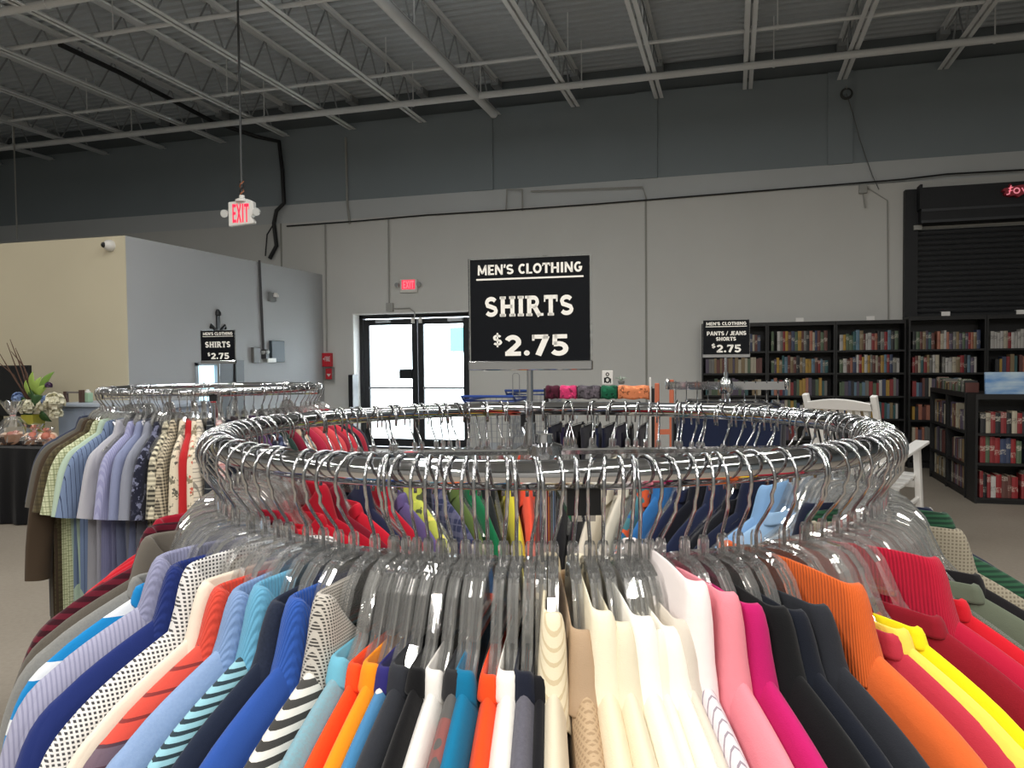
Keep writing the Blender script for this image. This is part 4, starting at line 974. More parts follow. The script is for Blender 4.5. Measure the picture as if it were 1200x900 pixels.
# black wire run along the ledge at the top of the wall panels
pts = [V(px, py, WY - .03) for px, py in ((336, 265), (420, 259), (500, 252), (600, 246), (700, 239), (800, 231), (900, 223), (1000, 215), (1060, 210), (1110, 204), (1200, 199))]
conduit(pts, .012, 'black wire running along the ledge at the top of the wall panels', BLACKP, 'wire_run')
# thick black cable bundle coming down from the ceiling
pts = [at_y(px, py, y) for px, py, y in ((70, 52, 8.0), (140, 85, 9.0), (250, 143, 10.9), (300, 160, 11.4), (327, 166, WY - .05), (331, 200, WY - .05), (333, 238, WY - .06), (324, 247, WY - .06), (321, 262, WY - .06), (324, 288, WY - .06), (316, 303, WY - .06))]
conduit(pts, .035, 'thick black cable bundle coming off the ceiling down to the partition corner', BLACKP, 'cable_bundle')
pts = [V(px, py, WY - .08) for px, py in ((321, 262), (313, 275), (311, 300))]
conduit(pts, .012, 'thin loose black cable looping beside the thick bundle', BLACKP, 'loose_cable')
# ledge clutter on the partition top
q = at_y(319, 302, WY - .1); tag(MB().lathe([(.03, 0), (.03, .05), (.015, .06), (.03, .07), (.03, .12), (.01, .16)], 10).build('pipe_stub', surf('stub_grey', (170, 172, 172), .4, .5), None, 'auto', loc=(q.x, q.y, PZ)), 'pale pipe stub standing on top of the partition wall', 'pipe')

# cord coil and cord high on the wall
q = V(992, 110, WY - .06)
e = empty('cord_coil', q); tag(e, 'dark coil of cord hung at the top of the wall pilaster', 'cord')
for k in range(3): MB().tube([((.075 - .008 * k) * math.cos(2 * PI * i / 20), -.012 * k, (.075 - .008 * k) * math.sin(2 * PI * i / 20)) for i in range(20)], .008, 6, closed=True).build('loop', surf('cord_dark', (64, 66, 66), .6), e, True)
MB().tube([(0, .05, .1), (0, -.02, .1), (0, -.03, .06)], .008, 6).build('hook', CONDUIT, e)
conduit([q, V(1000, 135, yw), V(1008, 165, yw), V(1022, 205, yw), V(1030, 222, yw)], .006, 'slack grey cord hanging from the coil on the pilaster', surf('cord_grey', (96, 98, 98), .6), 'hanging_cord')
q = V(1011, 222, WY)
e = empty('door_sensor', q); tag(e, 'small grey sensor box with dangling bracket on the wall near the shutter', 'sensor')
bevel(MB().bb((-.05, -.06, -.06), (.05, 0, .06)).build('case', CONDUIT, e), .006); MB().bar((0, -.03, -.06), (.03, -.03, -.26), .03, .01).build('bracket', CONDUIT, e)

# fire alarm and extinguisher sign
RED = surf('alarm_red', (196, 34, 48), .4)
e = empty('fire_alarm', V(385, 422, WY)); tag(e, 'red fire alarm box with white lettering beside the glass doors', 'alarm')
bevel(MB().bb((-.085, -.07, -.11), (.085, 0, .12)).build('case', RED, e), .008)
text_line(MB(), 'FIRE', -.03, .07, -.02, .06, -.073, False, .8).build('lettering', WHITEP, e)
MB().prism([(-.065, .02), (-.04, .04), (-.04, .0)], -.074, -.071).build('arrow', WHITEP, e)
e = empty('alarm_pull', V(387, 438, WY)); tag(e, 'clear covered red pull station under the fire alarm box', 'alarm')
bevel(MB().bb((-.06, -.05, -.09), (.06, 0, .09)).build('case', RED, e), .006)
MB().prism([(-.04, .0), (.04, .0), (0, -.05)], -.054, -.05).build('pull_handle', WHITEP, e)
bevel(MB().bb((-.09, -.075, -.16), (.09, 0, -.09)).bb((-.09, -.075, .09), (.09, 0, .11)).bb((-.09, -.075, -.09), (-.07, 0, .09)).bb((.07, -.075, -.09), (.09, 0, .09)).build('clear_cover', ACRYL, e), .004)
# black post beside the doors
q = at_y(414, 450, WY - .25); e = empty('security_post', (q.x, q.y, 0)); tag(e, 'slim black security post beside the glass doors', 'post')
bevel(MB().bb((-.04, -.1, .02), (.04, .1, at_y(414, 439, WY - .25).z)).build('post_panel', BLACKM, e), .01); MB().bb((-.1, -.2, 0), (.1, .2, .02)).build('base_plate', BLACKM, e)

# partition side wall: camera, devices, ornament, switch boxes
q = at_y(130, 288, PY); e = empty('security_camera', q); tag(e, 'white dome security camera high on the cream partition', 'camera')
MB().lathe([(.065, 0), (.065, .03), (.055, .06), (.035, .085), (.01, .095)], 18).build('shell', WHITEPL, e, 'auto').rotation_euler.x = PI / 2
MB().lathe([(.034, .075), (.03, .095), (.012, .105)], 14, (-.02, .0, 0)).build('lens', BLACKM, e, 'auto').rotation_euler.x = PI / 2
def side_box(px, py, d, mat, name, lab, cat, extra=None):
    p = at_x(px, py, PX); e = empty(name, p); tag(e, lab, cat)
    bevel(MB().bb((0, -d[0] / 2, -d[1] / 2), (d[2], d[0] / 2, d[1] / 2)).build('case', mat, e), .006)
    if extra: extra(e)
    return e
side_box(317, 348, (.16, .13, .05), surf('box_grey', (120, 122, 122), .5), 'motion_sensor', 'white motion sensor on a grey plate high on the partition side', 'sensor', lambda e: MB().lathe([(.05, 0), (.05, .03), (.03, .06), (.01, .065)], 12).build('sensor_dome', WHITEPL, e, 'auto', loc=(.05, .05, 0)))
side_box(323, 412, (.34, .32, .05), surf('box_slate', (58, 70, 78), .5), 'control_panel', 'dark slate control box on the partition side wall', 'control box', lambda e: MB().bb((.05, -.3, -.16), (.07, -.1, -.10)).build('tray', WHITEPL, e))
side_box(298, 416, (.16, .22, .05), surf('box_taupe', (98, 96, 92), .5), 'wall_speaker', 'small taupe box with a round dial on the partition side wall', 'speaker', lambda e: MB().lathe([(.02, 0), (.06, .01), (.075, .04), (.075, .06)], 12).build('dial', surf('dial', (176, 178, 176), .4), e, 'auto', loc=(.02, .22, 0)))
p0, p1_ = at_x(304, 305, PX + .02), at_x(309, 415, PX + .02)
conduit([p0, p0 * .5 + p1_ * .5, p1_], .018, 'vertical black conduit down the partition side wall', surf('cond_dark', (64, 64, 66), .5), boxes=[p1_])
# dark ornamental cross above the door in the partition side wall
q = at_x(255, 385, PX); e = empty('wall_ornament', (q.x, q.y, q.z)); tag(e, 'black wrought cross ornament on the partition above the small shirts sign', 'ornament')
e.scale = (.6, .6, .8)
mb = MB(); mb.bb((0, -.05, -.22), (.03, .05, .24)); mb.build('upright', BLACKM, e)
MB().tube([(.015, -.26, .0), (.015, -.24, .05), (.015, -.1, -.02), (.015, 0, -.06), (.015, .1, -.02), (.015, .24, .05), (.015, .26, .0)], .03, 8).build('scroll_arm', BLACKM, e, 'auto')
MB().lathe([(.01, 0), (.07, .02), (.07, .07), (.03, .12)], 10, (.015, 0, .2)).build('finial', BLACKM, e, 'auto')

# ------------------------------------------------------------------ roller shutter with red sign
sx0 = at_y(1058, 300, WY).x; zs = at_y(1062, 221, WY - .3).z; SXW = 3.9
e = empty('roller_shutter', (sx0, WY, 0)); tag(e, 'black roller shutter with housing box behind the tall bookcases', 'shutter')
sb = surf('shutter_black', (20, 22, 26), .6, 0)
MB().bb((0, -.12, 0), (.16, 0, zs + .02)).build('guide_rail', sb, e)
zh = at_y(1075, 262, WY - .3).z
hou = MB().prism([(.16, zh), (SXW, zh), (SXW, zs), (.16, zs)], -.30, 0).build('housing', sb, e)
MB().bar((.16, -.305, zs - .30), (SXW, -.305, zs - .30), .012, .035, (0, 0, 1)).build('housing_seam', surf('shutter_edge', (50, 52, 56), .5, 0), hou)
MB().bar((.16, -.305, zh + .02), (SXW, -.305, zh + .02), .012, .035, (0, 0, 1)).build('housing_seam', surf('shutter_edge', (58, 60, 64), .4, .3), hou)
MB().bb((.10, -.16, zh - .06), (.2, -.12, zh)).build('latch', CONDUIT, e); MB().bb((.14, -.32, zs - .28), (.17, -.12, zs + .04)).build('end_plate', sb, e)
slat = MB().prism([(.16, 0), (SXW, 0), (SXW, .058), (.16, .058)], -.07, -.055).mesh('slat', sb)
slat2 = MB(); slat2.grid([[(.16, -.06 - .008 * math.sin(PI * k / 5), .066 * k / 5), (SXW, -.06 - .008 * math.sin(PI * k / 5), .066 * k / 5)] for k in range(6)]); slat2.bb((.16, -.058, 0), (SXW, -.05, .066)); slat2 = slat2.mesh('slat', sb)
z = 1.55
while z < zh - .05: put('slat', slat2, e, (0, 0, z)); z += .070
MB().bb((.16, -.06, 0), (SXW, -.045, 1.55)).build('lower_curtain', sb, e)
q = at_y(1186, 224, WY - .36)
e = empty('red_sign', q); tag(e, 'jagged red sign with pink script letters on the shutter housing', 'sign')
sc_ = at_y(1200, 224, WY - .36).x - at_y(1176, 224, WY - .36).x
pl = [(-.5, .05), (-.42, .17), (-.15, .22), (-.1, .42), (0, .24), (.35, .30), (.75, .32), (.95, .15), (.8, -.12), (.55, -.2), (.3, -.36), (.15, -.24), (-.1, -.28), (-.25, -.22), (-.4, -.12), (-.34, -.02)]
MB().prism([(x * sc_, z_ * sc_) for x, z_ in pl], -.02, .06).build('plate', surf('neon_red', (170, 40, 58), .4), e)
mb = MB(); PK = lambda u, v: (u * sc_, -.022, v * sc_)
ribbon(mb, [(-.08, .3), (-.16, -.15), (-.3, -.2)], .06, 0, PK); ribbon(mb, [(-.2, .14), (.02, .2)], .06, 0, PK); ribbon(mb, [(-.2, .0), (0, .03)], .05, 0, PK)
ribbon(mb, arc(.2, .0, .14, .14, 0, 330, 14), .065, 1, PK); ribbon(mb, [(.45, .14), (.6, -.14)], .06, 0, PK)
mb.build('lettering', emit('neon_pink', (240, 140, 156), .6), e)

# ------------------------------------------------------------------ bookcases and books
BKW = surf('bookcase_black', (13, 13, 14), .5, 0, .1, 8)
book_cols = [((150, 40, 44), 'red'), ((196, 186, 164), 'cream'), ((60, 72, 104), 'navy'), ((30, 32, 36), 'black'), ((92, 112, 84), 'green'), ((150, 128, 92), 'tan'), ((108, 140, 160), 'pale blue'),
             ((206, 202, 196), 'white'), ((190, 150, 60), 'mustard'), ((110, 62, 54), 'brown'), ((96, 84, 104), 'plum'), ((128, 126, 120), 'grey'), ((186, 120, 96), 'salmon'), ((48, 98, 100), 'teal')]
def book_mat(i):
    k = f'book_{i}'
    if k in MATS: return MATS[k]
    c = tuple(x * .8 for x in lin(book_cols[i][0])); m, t, p = nt(k)
    tc = N(t, 'ShaderNodeTexCoord'); sx = N(t, 'ShaderNodeSeparateXYZ'); L(t, tc.outputs['Object'], sx.inputs[0])
    oi = N(t, 'ShaderNodeObjectInfo')
    off = math_n(t, 'MULTIPLY', oi.outputs['Random'], .12)
    zz = math_n(t, 'SUBTRACT', sx.outputs[2], math_n(t, 'ADD', off, .05))
    b1 = math_n(t, 'MULTIPLY', math_n(t, 'GREATER_THAN', zz, 0), math_n(t, 'LESS_THAN', zz, .05))
    no = N(t, 'ShaderNodeTexNoise'); no.inputs['Scale'].default_value = 120; L(t, tc.outputs['Object'], no.inputs[0])
    b1 = math_n(t, 'MULTIPLY', b1, math_n(t, 'GREATER_THAN', no.outputs[0], .5))
    light = sum(c) < .6
    col = mixc(t, math_n(t, 'MULTIPLY', oi.outputs['Random'], .45), c, tuple(min(1, x * .5 + .03) for x in c))
    L(t, mixc(t, math_n(t, 'MULTIPLY', b1, .5), col, (.65, .6, .5) if light else (.06, .05, .05)), p.inputs['Base Color']); p.inputs['Roughness'].default_value = .45
    MATS[k] = m; return m
PAGES = surf('book_pages', (214, 204, 180), .8)
BMESH = {}
def book_mesh(ci, wd, ht, dp_):
    k = (ci, round(wd, 3), round(ht, 2))
    if k in BMESH: return BMESH[k]
    mb = MB(); w2 = wd / 2
    # spine slightly rounded at -y, two boards, page block
    mb.prism([(-w2, 0), (w2, 0), (w2, ht), (-w2, ht)], -.001, .004)
    mb.add([(-w2, -.001, 0), (0, -.005, 0), (w2, -.001, 0), (-w2, -.001, ht), (0, -.005, ht), (w2, -.001, ht)], [(0, 1, 4, 3), (1, 2, 5, 4), (0, 2, 1), (3, 4, 5)])
    mb.bb((-w2, .004, 0), (-w2 + .002, dp_, ht)); mb.bb((w2 - .002, .004, 0), (w2, dp_, ht)); mb.mi = 1
    mb.bb((-w2 + .002, .004, .004), (w2 - .002, dp_ - .004, ht - .004))
    BMESH[k] = mb.mesh('book', [book_mat(ci), PAGES]); return BMESH[k]
def bookcase(loc, rz, W, Hh, D, shelves, lab, grp=None, back=True):
    e = empty('bookcase', loc, rz); tag(e, lab, 'bookcase', grp); t = .022
    for x in (-W / 2 + t / 2, W / 2 - t / 2): MB().bb((x - t / 2, 0, 0), (x + t / 2, D, Hh)).build('side_panel', BKW, e)
    MB().bb((-W / 2 + t, 0, Hh - .05), (W / 2 - t, D, Hh)).build('top_panel', BKW, e)
    MB().bb((-W / 2 + t, D - .012, 0), (W / 2 - t, D, Hh - .05)).build('back_panel', BKW, e)
    for z in shelves: MB().bb((-W / 2 + t, .004, z - .025), (W / 2 - t, D - .012, z)).build('shelf', BKW, e)
    MB().bb((-W / 2 + t, .02, 0), (W / 2 - t, .04, max(.03, shelves[-1] - .025))).build('kick_board', BKW, e)
    return e
rb = random.Random(11)
STUFF = MB()
N_BOOK = [0]
STUFF_M = []
def fill_shelf(loc, rz, W, z, hmin, hmax, where, indiv=True, pal=None, D=.15, wmin=.022, wmax=.045, fill=.97, lean=.3):
    x = -W / 2 + .03; Mx = Matrix.Translation(loc) @ Matrix.Rotation(rz, 4, 'Z')
    base_h = rb.uniform(hmin, hmax)
    while x < (-W / 2 + W * fill) - .05:
        ci = rb.choice(pal) if pal else rb.randrange(len(book_cols)); wd = round(rb.uniform(wmin, wmax), 3)
        if rb.random() < .15: base_h = rb.uniform(hmin, hmax)
        ht = round(min(hmax, max(hmin, base_h + rb.uniform(-.02, .02))), 2); yb = .035 + rb.uniform(0, .015)
        if rb.random() < .03: x += rb.uniform(.02, .06)
        lx = x + wd / 2 + .001; p = Mx @ Vector((lx, yb, z + .0005))
        if indiv:
            o = put('book', book_mesh(ci, wd, ht, D), None, p, rz); cn = book_cols[ci][1]
            hz = 'tall' if ht > (hmin + hmax) / 2 else 'short'
            tag(o, f'{hz} {cn} book {where}', 'book', f'{hz} {cn} books {where}'); N_BOOK[0] += 1
        else:
            w2 = wd / 2; o0 = len(STUFF.f)
            STUFF.add([Mx @ Vector((lx + a * w2, yb + b, z + .0005 + c)) for c in (0, ht) for b in (0, D) for a in (-1, 1)], [(0, 2, 3, 1), (4, 5, 7, 6), (0, 1, 5, 4), (2, 6, 7, 3), (0, 4, 6, 2), (1, 3, 7, 5)])
            for k in range(o0, len(STUFF.f)): STUFF.m[k] = ci
        x += wd + .002
BD = .30; by = WY - .02 - BD
edges = [at_y(px, 420, by).x for px in (822, 899, 979, 1062, 1152)]; edges.append(edges[-1] + (edges[-1] - edges[-2]))
BH = at_y(940, 377, by).z
shv = [at_y(940, py, by + .03).z for py in (411, 437, 463.5, 489.5, 516)] + [.07]
ordn = ['first', 'second', 'third', 'fourth', 'fifth']; rown = ['top', 'second', 'third', 'fourth', 'fifth', 'bottom']
for i in range(5):
    W = edges[i + 1] - edges[i]; cx = (edges[i] + edges[i + 1]) / 2
    Hh = BH + (.03 if i > 2 else 0)
    byi = by - (.14 if i > 2 else 0)
    bookcase((cx, byi, 0), 0, W - .004, Hh, BD, shv, f'tall black bookcase, {ordn[i]} in the row starting behind the PANTS sign', None)
    for r in range(5):
        hmin, hmax = (.19, .27) if r == 0 else (.17, .245)
        pal = None
        if i == 4 and r == 0: pal = [0, 7, 7, 1, 7]
        if i == 0 and r > 0: pal = [5, 9, 4, 11, 1, 10, 13]
        fill_shelf((cx, byi, 0), 0, W - .05, shv[r], hmin, hmax, f'on the {rown[r]} shelf of the {ordn[i]} tall bookcase', r < 1 or (r == 1 and i in (1, 2, 3)), pal, fill=.97 if r != 4 else .5, wmin=.026, wmax=.046)
for px, i in ((937, 1), (1020, 2), (1108, 3), (1196, 4)):
    q = at_y(px, 374, by - (.14 if i > 2 else 0) - .003); zz = BH + (.03 if i > 2 else 0)
    tag(MB().bb((-.05, -.012, 0), (.05, -.002, .05)).bb((-.05, -.012, .05), (.05, .06, .054)).build('shelf_label', WHITEP, None, loc=(q.x, q.y, zz)), f'small white label clipped to the top of the {ordn[i]} tall bookcase', 'label')

# low bookcases on the right: one facing the camera, two facing left behind it
q = at_z(1141, 590, 0); LX, LY = q.x, q.y
LH = at_d(1141, 462, (q - CAM).dot(_f)).z
lsh = [LH - .36, LH - .66, LH - .97 if LH > 1.06 else .07]
lsh = [at_y(1175, py, LY + .02).z for py in (508, 543, 584)]
bookcase((LX + .50, LY, 0), 0, .98, LH, .3, lsh, 'low black bookcase of red and yellow books under the blue painting')
rows_pal = [[0, 7, 1, 3], [0, 0, 8, 2, 3, 4], [0, 0, 3, 7, 9]]
for r in range(3):
    fill_shelf((LX + .50, LY, 0), 0, .94, lsh[r], .20, .27, f'on the {rown[r]} shelf of the low bookcase under the painting', True, rows_pal[r], D=.18, wmin=.03, wmax=.055)
l1 = at_x(1090, 447, LX); LL = (l1.y - LY - .32) / 2
LL = max(.6, min(1.1, LL))
for k in range(2):
    cy = LY + .32 + LL * (k + .5)
    bookcase((LX, cy, 0), -PI / 2, LL - .006, LH, .3, [LH - .40, LH - .74, .07], ('low black side bookcase adjoining the one under the painting', 'low black side bookcase at the far end near the tall bookcases')[k])
    for r in range(3):
        fill_shelf((LX, cy, 0), -PI / 2, LL - .05, (LH - .40, LH - .74, .07)[r], .2, .30, f'on the {rown[r]} shelf of the {("nearer", "farther")[k]} low side bookcase', r < 1, [5, 9, 11, 3, 1, 10], D=.18, fill=.9 if k else .8)
    # books standing on top
fill_shelf((LX, LY + .32 + LL, LH), -PI / 2, LL * 2 - .1, 0, .07, .13, 'standing on top of the low side bookcases', True, [11, 5, 3, 4, 9], D=.12)
so = STUFF.mesh('shelved_books', [book_mat(i) for i in range(len(book_cols))]); o = put('shelved_books', so); o['kind'] = 'stuff'; tag(o, 'mixed books filling the lower shelves of the tall bookcases', 'books')
# painting on top of the low bookcase
def painting_mat():
    m, t, p = nt('painting_blue'); tc = N(t, 'ShaderNodeTexCoord'); no = N(t, 'ShaderNodeTexNoise'); no.inputs['Scale'].default_value = 5; no.inputs['Detail'].default_value = 6
    mp = N(t, 'ShaderNodeMapping'); mp.inputs['Scale'].default_value = (.5, 1, 2.2); L(t, tc.outputs['Object'], mp.inputs[0]); L(t, mp.outputs[0], no.inputs[0])
    cr = N(t, 'ShaderNodeValToRGB'); L(t, no.outputs[0], cr.inputs[0])
    cr.color_ramp.elements[0].position = .35; cr.color_ramp.elements[0].color = (*lin((70, 126, 186)), 1); cr.color_ramp.elements[1].position = .62; cr.color_ramp.elements[1].color = (*lin((176, 196, 208)), 1)
    L(t, cr.outputs[0], p.inputs['Base Color']); p.inputs['Roughness'].default_value = .6; return m
q = at_y(1155, 460, LY + .12)
e = empty('painting', (q.x, LY + .12, LH)); tag(e, 'blue cloudy landscape painting leaning on top of the low bookcase', 'painting')
ph = at_y(1155, 436, LY + .12).z - LH
cv = MB().bb((0, 0, 0), (.62, .03, ph)).build('canvas', painting_mat(), e); cv.rotation_euler.x = -R_(6)
sf = MB().bb((.02, .03, .02), (.6, .045, .05)).bb((.02, .03, ph - .05), (.6, .045, ph - .02)).build('stretcher', MW, e); sf.rotation_euler.x = -R_(6)

# ------------------------------------------------------------------ white rocking chair
pc = camxy((1008 - 600) / 900 * 6.1, 6.1)
e = empty('rocking_chair', (pc.x, pc.y, 0)); tag(e, 'white wooden slat back rocking chair in front of the bookcases', 'chair')
fa = YAW + R_(40)      # facing direction
e.rotation_euler = (R_(7), 0, fa - PI / 2)   # local +y = forward, x = right
def cpart(mb, n): return bevel(mb.build(n, WHITEP, e), .006)
lean_ = Vector((0, -.30, 1)).normalized()
for s in (-1, 1):
    b0 = Vector((s * .25, 0, .40)); cpart(MB().bar(Vector((s * .25, .06, .08)), b0, .045, .04, (0, 1, 0)), 'rear_leg')
    cpart(MB().bar(b0, Vector((s * .27, -.20, 1.22)), .045, .04, (0, 1, 0)), 'back_post')
    cpart(MB().bar((s * .28, .47, .07), (s * .28, .47, .69), .05, .045, (0, 1, 0)), 'front_leg')
    cpart(MB().add(*(lambda pts: ([(s * .29 + w_, y, z) for y, z, h in pts for w_ in (-.055, .055)] + [(s * .29 + w_, y, z + .025) for y, z, h in pts for w_ in (-.055, .055)], [(0, 1, 3, 2), (4, 6, 7, 5), (0, 4, 5, 1), (2, 3, 7, 6), (0, 2, 6, 4), (1, 5, 7, 3)]))([(-.10, .66, 0), (.56, .71, 0)])), 'armrest')
    rk = [(s * .28, -.42 + 1.1 * k / 10, .02 + .16 * ((k / 10 - .55) / .55) ** 2) for k in range(11)]
    cpart(MB().tube(rk, .028, 4, sx=.8), 'rocker')
    cpart(MB().bar((s * .28, .04, .25), (s * .28, .47, .28), .03, .03), 'side_stretcher')
for k in range(6): cpart(MB().bar((-.27, .03 + .088 * k, .405 + .012 * k), (.27, .03 + .088 * k, .405 + .012 * k), .078, .02), 'seat_slat')
for k in range(7):
    x = -.19 + .38 * k / 6; cpart(MB().bar((x, -.01, .46), (x, -.172, 1.10), .038, .014, (0, 1, 0)), 'back_slat')
cr = [(-.25 + .5 * k / 8, 1.09 + .0 * k, .06 + .03 * math.sin(PI * k / 8)) for k in range(9)]
mb = MB(); mb.add([(x, -.175 - .29 * (h_ if up else 0) - dy, 1.10 + (h_ if up else 0)) for up in (0, 1) for dy in (0, .025) for (x, _, h_) in cr], [(i, i + 1, i + 10, i + 9) for i in range(8)] + [(18 + i, 27 + i, 28 + i, 19 + i) for i in range(8)] + [(i, 18 + i, 19 + i, i + 1) for i in range(8)] + [(9 + i, 10 + i, 28 + i, 27 + i) for i in range(8)])
cpart(mb, 'top_rail'); cpart(MB().bar((-.25, -.01, .47), (.25, -.01, .47), .03, .05), 'lower_rail')
cpart(MB().bar((-.28, .47, .39), (.28, .47, .39), .03, .06), 'front_apron')

# ------------------------------------------------------------------ left: flower table, counter
tb = at_z(58, 617, 0); TX, TY = tb.x, tb.y; TZ = at_d(58, 526, (tb - CAM).dot(_f)).z
e = empty('display_table', (TX - .75, TY + .38, 0)); tag(e, 'table under a floor-length black cloth holding gift baskets and flowers', 'table')
MB().bb((-.74, -.37, TZ - .04), (.74, .37, TZ - .006)).build('tabletop', surf('folding_top', (190, 188, 180), .5), e)
for sx_ in (-.66, .66):
    for sy in (-.3, .3): MB().tube([(sx_, sy, 0), (sx_, sy, TZ - .04)], .014, 8).build('leg', surf('leg_grey', (120, 120, 120), .4, .6), e)
mb = MB(); rows = []; n = 120
def rect(k, o_):
    per = 2 * (1.5 + .76); s_ = per * k / n
    for (ax, ay, bx, by_) in ((-.75, -.38, .75, -.38), (.75, -.38, .75, .38), (.75, .38, -.75, .38), (-.75, .38, -.75, -.38)):
        l_ = abs(bx - ax) + abs(by_ - ay)
        if s_ <= l_:
            u = s_ / l_; x, y = ax + (bx - ax) * u, ay + (by_ - ay) * u
            d = Vector((x / .75 if abs(x) > .749 else 0, y / .38 if abs(y) > .379 else 0)); return x + d.x * o_, y + d.y * o_
        s_ -= l_
    return ax, ay
for zi, (z, am) in enumerate(((TZ, 0), (TZ - .02, .006), (TZ * .6, .022), (TZ * .3, .03), (.01, .036))):
    rows.append([(*rect(k, .004 + am * (1 + math.sin(k * 1.25 + zi * .2)) * .6), z) for k in range(n)])
mb.grid(rows, wrap=True); mb.add([(-.75, -.38, TZ), (.75, -.38, TZ), (.75, .38, TZ), (-.75, .38, TZ)], [(0, 1, 2, 3)])
o = mb.build('table_cloth', FB((18, 18, 20)), None, 'auto', loc=(TX - .75, TY + .38, 0)); tag(o, 'floor-length black cloth draped over the flower table', 'tablecloth')

def basket(px, py, w_, h_, lab, seed, fillc):
    q = at_y(px, py, TY + .25); rn = random.Random(seed); e = empty('gift_basket', (q.x, q.y, TZ + .002)); tag(e, lab, 'gift basket', None)
    MB().lathe([(w_ * .30, 0), (w_ * .42, .01), (w_ * .46, h_ * .25), (w_ * .42, h_ * .25), (w_ * .38, .015)], 18).build('basket', surf('wicker', (150, 104, 70), .7, 0, .3, 60), e, 'auto')
    for k in range(6):
        a = k * 1.05; MB().lathe([(.01, 0), (.04, .01), (.045, .04), (.03, .07), (.01, .08)], 10, (w_ * .22 * math.cos(a), w_ * .22 * math.sin(a), .03 + .01 * (k % 3))).build('gift_item', surf(f'gift_{k%3}', fillc[k % 3], .5), e, True)
    rows = []; n = 26
    for (r, z) in ((.42, 0), (.5, .08), (.52, .25), (.44, .42), (.24, .58), (.07, .66), (.10, .72), (.24, .84), (.36, 1.0)):
        rows.append([((r + (.05 + .06 * (z > .6)) * rn.uniform(-1, 1) * (.4 + r)) * w_ * math.cos(2 * PI * j / n), (r + .07 * rn.uniform(-1, 1) * (.4 + r)) * w_ * math.sin(2 * PI * j / n), z * h_ + (rn.uniform(-.03, .03) * h_ if z > .9 else 0)) for j in range(n)])
    MB().grid(rows, wrap=True).build('cellophane', CELLO, e)
    MB().lathe([(.06 * w_, .645 * h_), (.09 * w_, .66 * h_), (.06 * w_, .675 * h_)], 12).build('ribbon', surf('ribbon_pink', (216, 150, 146), .5), e, True)
basket(16, 520, .30, .42, 'tall gift basket wrapped in clear cellophane with a peach filling', 5, [(214, 150, 120), (236, 206, 180), (190, 110, 90)])
basket(41, 522, .24, .20, 'low cellophane wrapped gift basket in front of the yellow vase', 6, [(236, 190, 170), (240, 236, 230), (206, 120, 110)])
basket(56, 522, .20, .17, 'smallest cellophane bundle at the edge of the black table', 9, [(240, 236, 230), (220, 214, 206), (226, 180, 160)])
# vase with flowers
q = at_y(40, 518, TY + .5); VX, VY = q.x, q.y
e = empty('flower_vase', (VX, VY, TZ + .002)); tag(e, 'yellow green square vase of white blooms, leaves and bare branches', 'vase')
vh = .27
MB().lathe([(.075, 0), (.085, .01), (.105, vh), (.095, vh), (.078, .02)], 4).build('vase_body', surf('vase_yellow', (176, 170, 62), .35), e).rotation_euler.z = PI / 4
WB = surf('petal_white', (226, 222, 198), .6); LV = surf('leaf_green', (58, 92, 52), .5, 0, .2, 20); LG = surf('lily_green', (156, 184, 88), .5); BLU = surf('petal_blue', (128, 150, 190), .6)
def bloom(x, y, z, r, mat, seed, nm='bloom'):
    rn = random.Random(seed); mb = MB()
    for k in range(46):
        th_, ph_ = rn.uniform(0, 2 * PI), math.acos(rn.uniform(-.5, 1)); d = Vector((math.sin(ph_) * math.cos(th_), math.sin(ph_) * math.sin(th_), math.cos(ph_)))
        a = d.orthogonal().normalized(); b = d.cross(a); c = Vector((x, y, z)) + d * r * .8; s_ = r * .34
        mb.add([c - a * s_ + d * r * .1, c - b * s_ + d * r * .16, c + a * s_ + d * r * .12, c + b * s_ + d * r * .2, c - d * r * .2], [(0, 1, 4), (1, 2, 4), (2, 3, 4), (3, 0, 4)])
    mb.lathe([(r * .3, -r * .6), (r * .72, -r * .3), (r * .78, .1 * r), (r * .5, r * .55), (r * .1, r * .75)], 10, (x, y, z)); return mb.build(nm, mat, e, True)
kk = 7.2 / 900
for (px, py, r, m, s_) in ((28, 478, .085, WB, 1), (45, 478, .07, WB, 2), (64, 472, .10, WB, 3), (62, 485, .07, WB, 4), (15, 467, .06, BLU, 5), (56, 470, .06, BLU, 6), (54, 452, .035, surf('petal_plum', (86, 60, 92), .6), 7)):
    p = at_y(px, py, VY - .05) - Vector((VX, VY, TZ)); bloom(p.x, p.y + .03 * (s_ % 3), p.z, r, m, s_)
def leaf(p0, p1, w_, mat, seed):
    p0, p1 = Vector(p0), Vector(p1); d = (p1 - p0); s_ = d.cross(Vector((0, 1, .3))).normalized(); rows = []
    for k in range(7):
        u = k / 6; c = p0 + d * u + Vector((0, -.02 * math.sin(PI * u), .02 * math.sin(PI * u))); ww = w_ * math.sin(PI * min(.98, u * .9 + .08)); rows.append([c - s_ * ww, c + Vector((0, .012, 0)), c + s_ * ww])
    o = MB().grid(rows).build('leaf', mat, e, True); so = o.modifiers.new('t', 'SOLIDIFY'); so.thickness = .003
def P(px, py): return at_y(px, py, VY) - Vector((VX, VY, TZ))
for i, (a, b, w_, m) in enumerate((((46, 462), (63, 436), .035, surf('leaf_bright', (120, 156, 70), .45)), ((40, 462), (38, 436), .04, LG), ((42, 464), (48, 442), .035, LG), ((36, 466), (30, 446), .03, LG), ((44, 466), (56, 452), .035, LG), ((34, 480), (26, 466), .045, LV), ((38, 476), (50, 464), .045, LV), ((40, 488), (28, 492), .05, LV), ((46, 486), (60, 494), .05, LV), ((42, 470), (34, 458), .04, LV), ((50, 476), (62, 462), .03, LV))):
    leaf(P(*a), P(*b), w_, m, i)
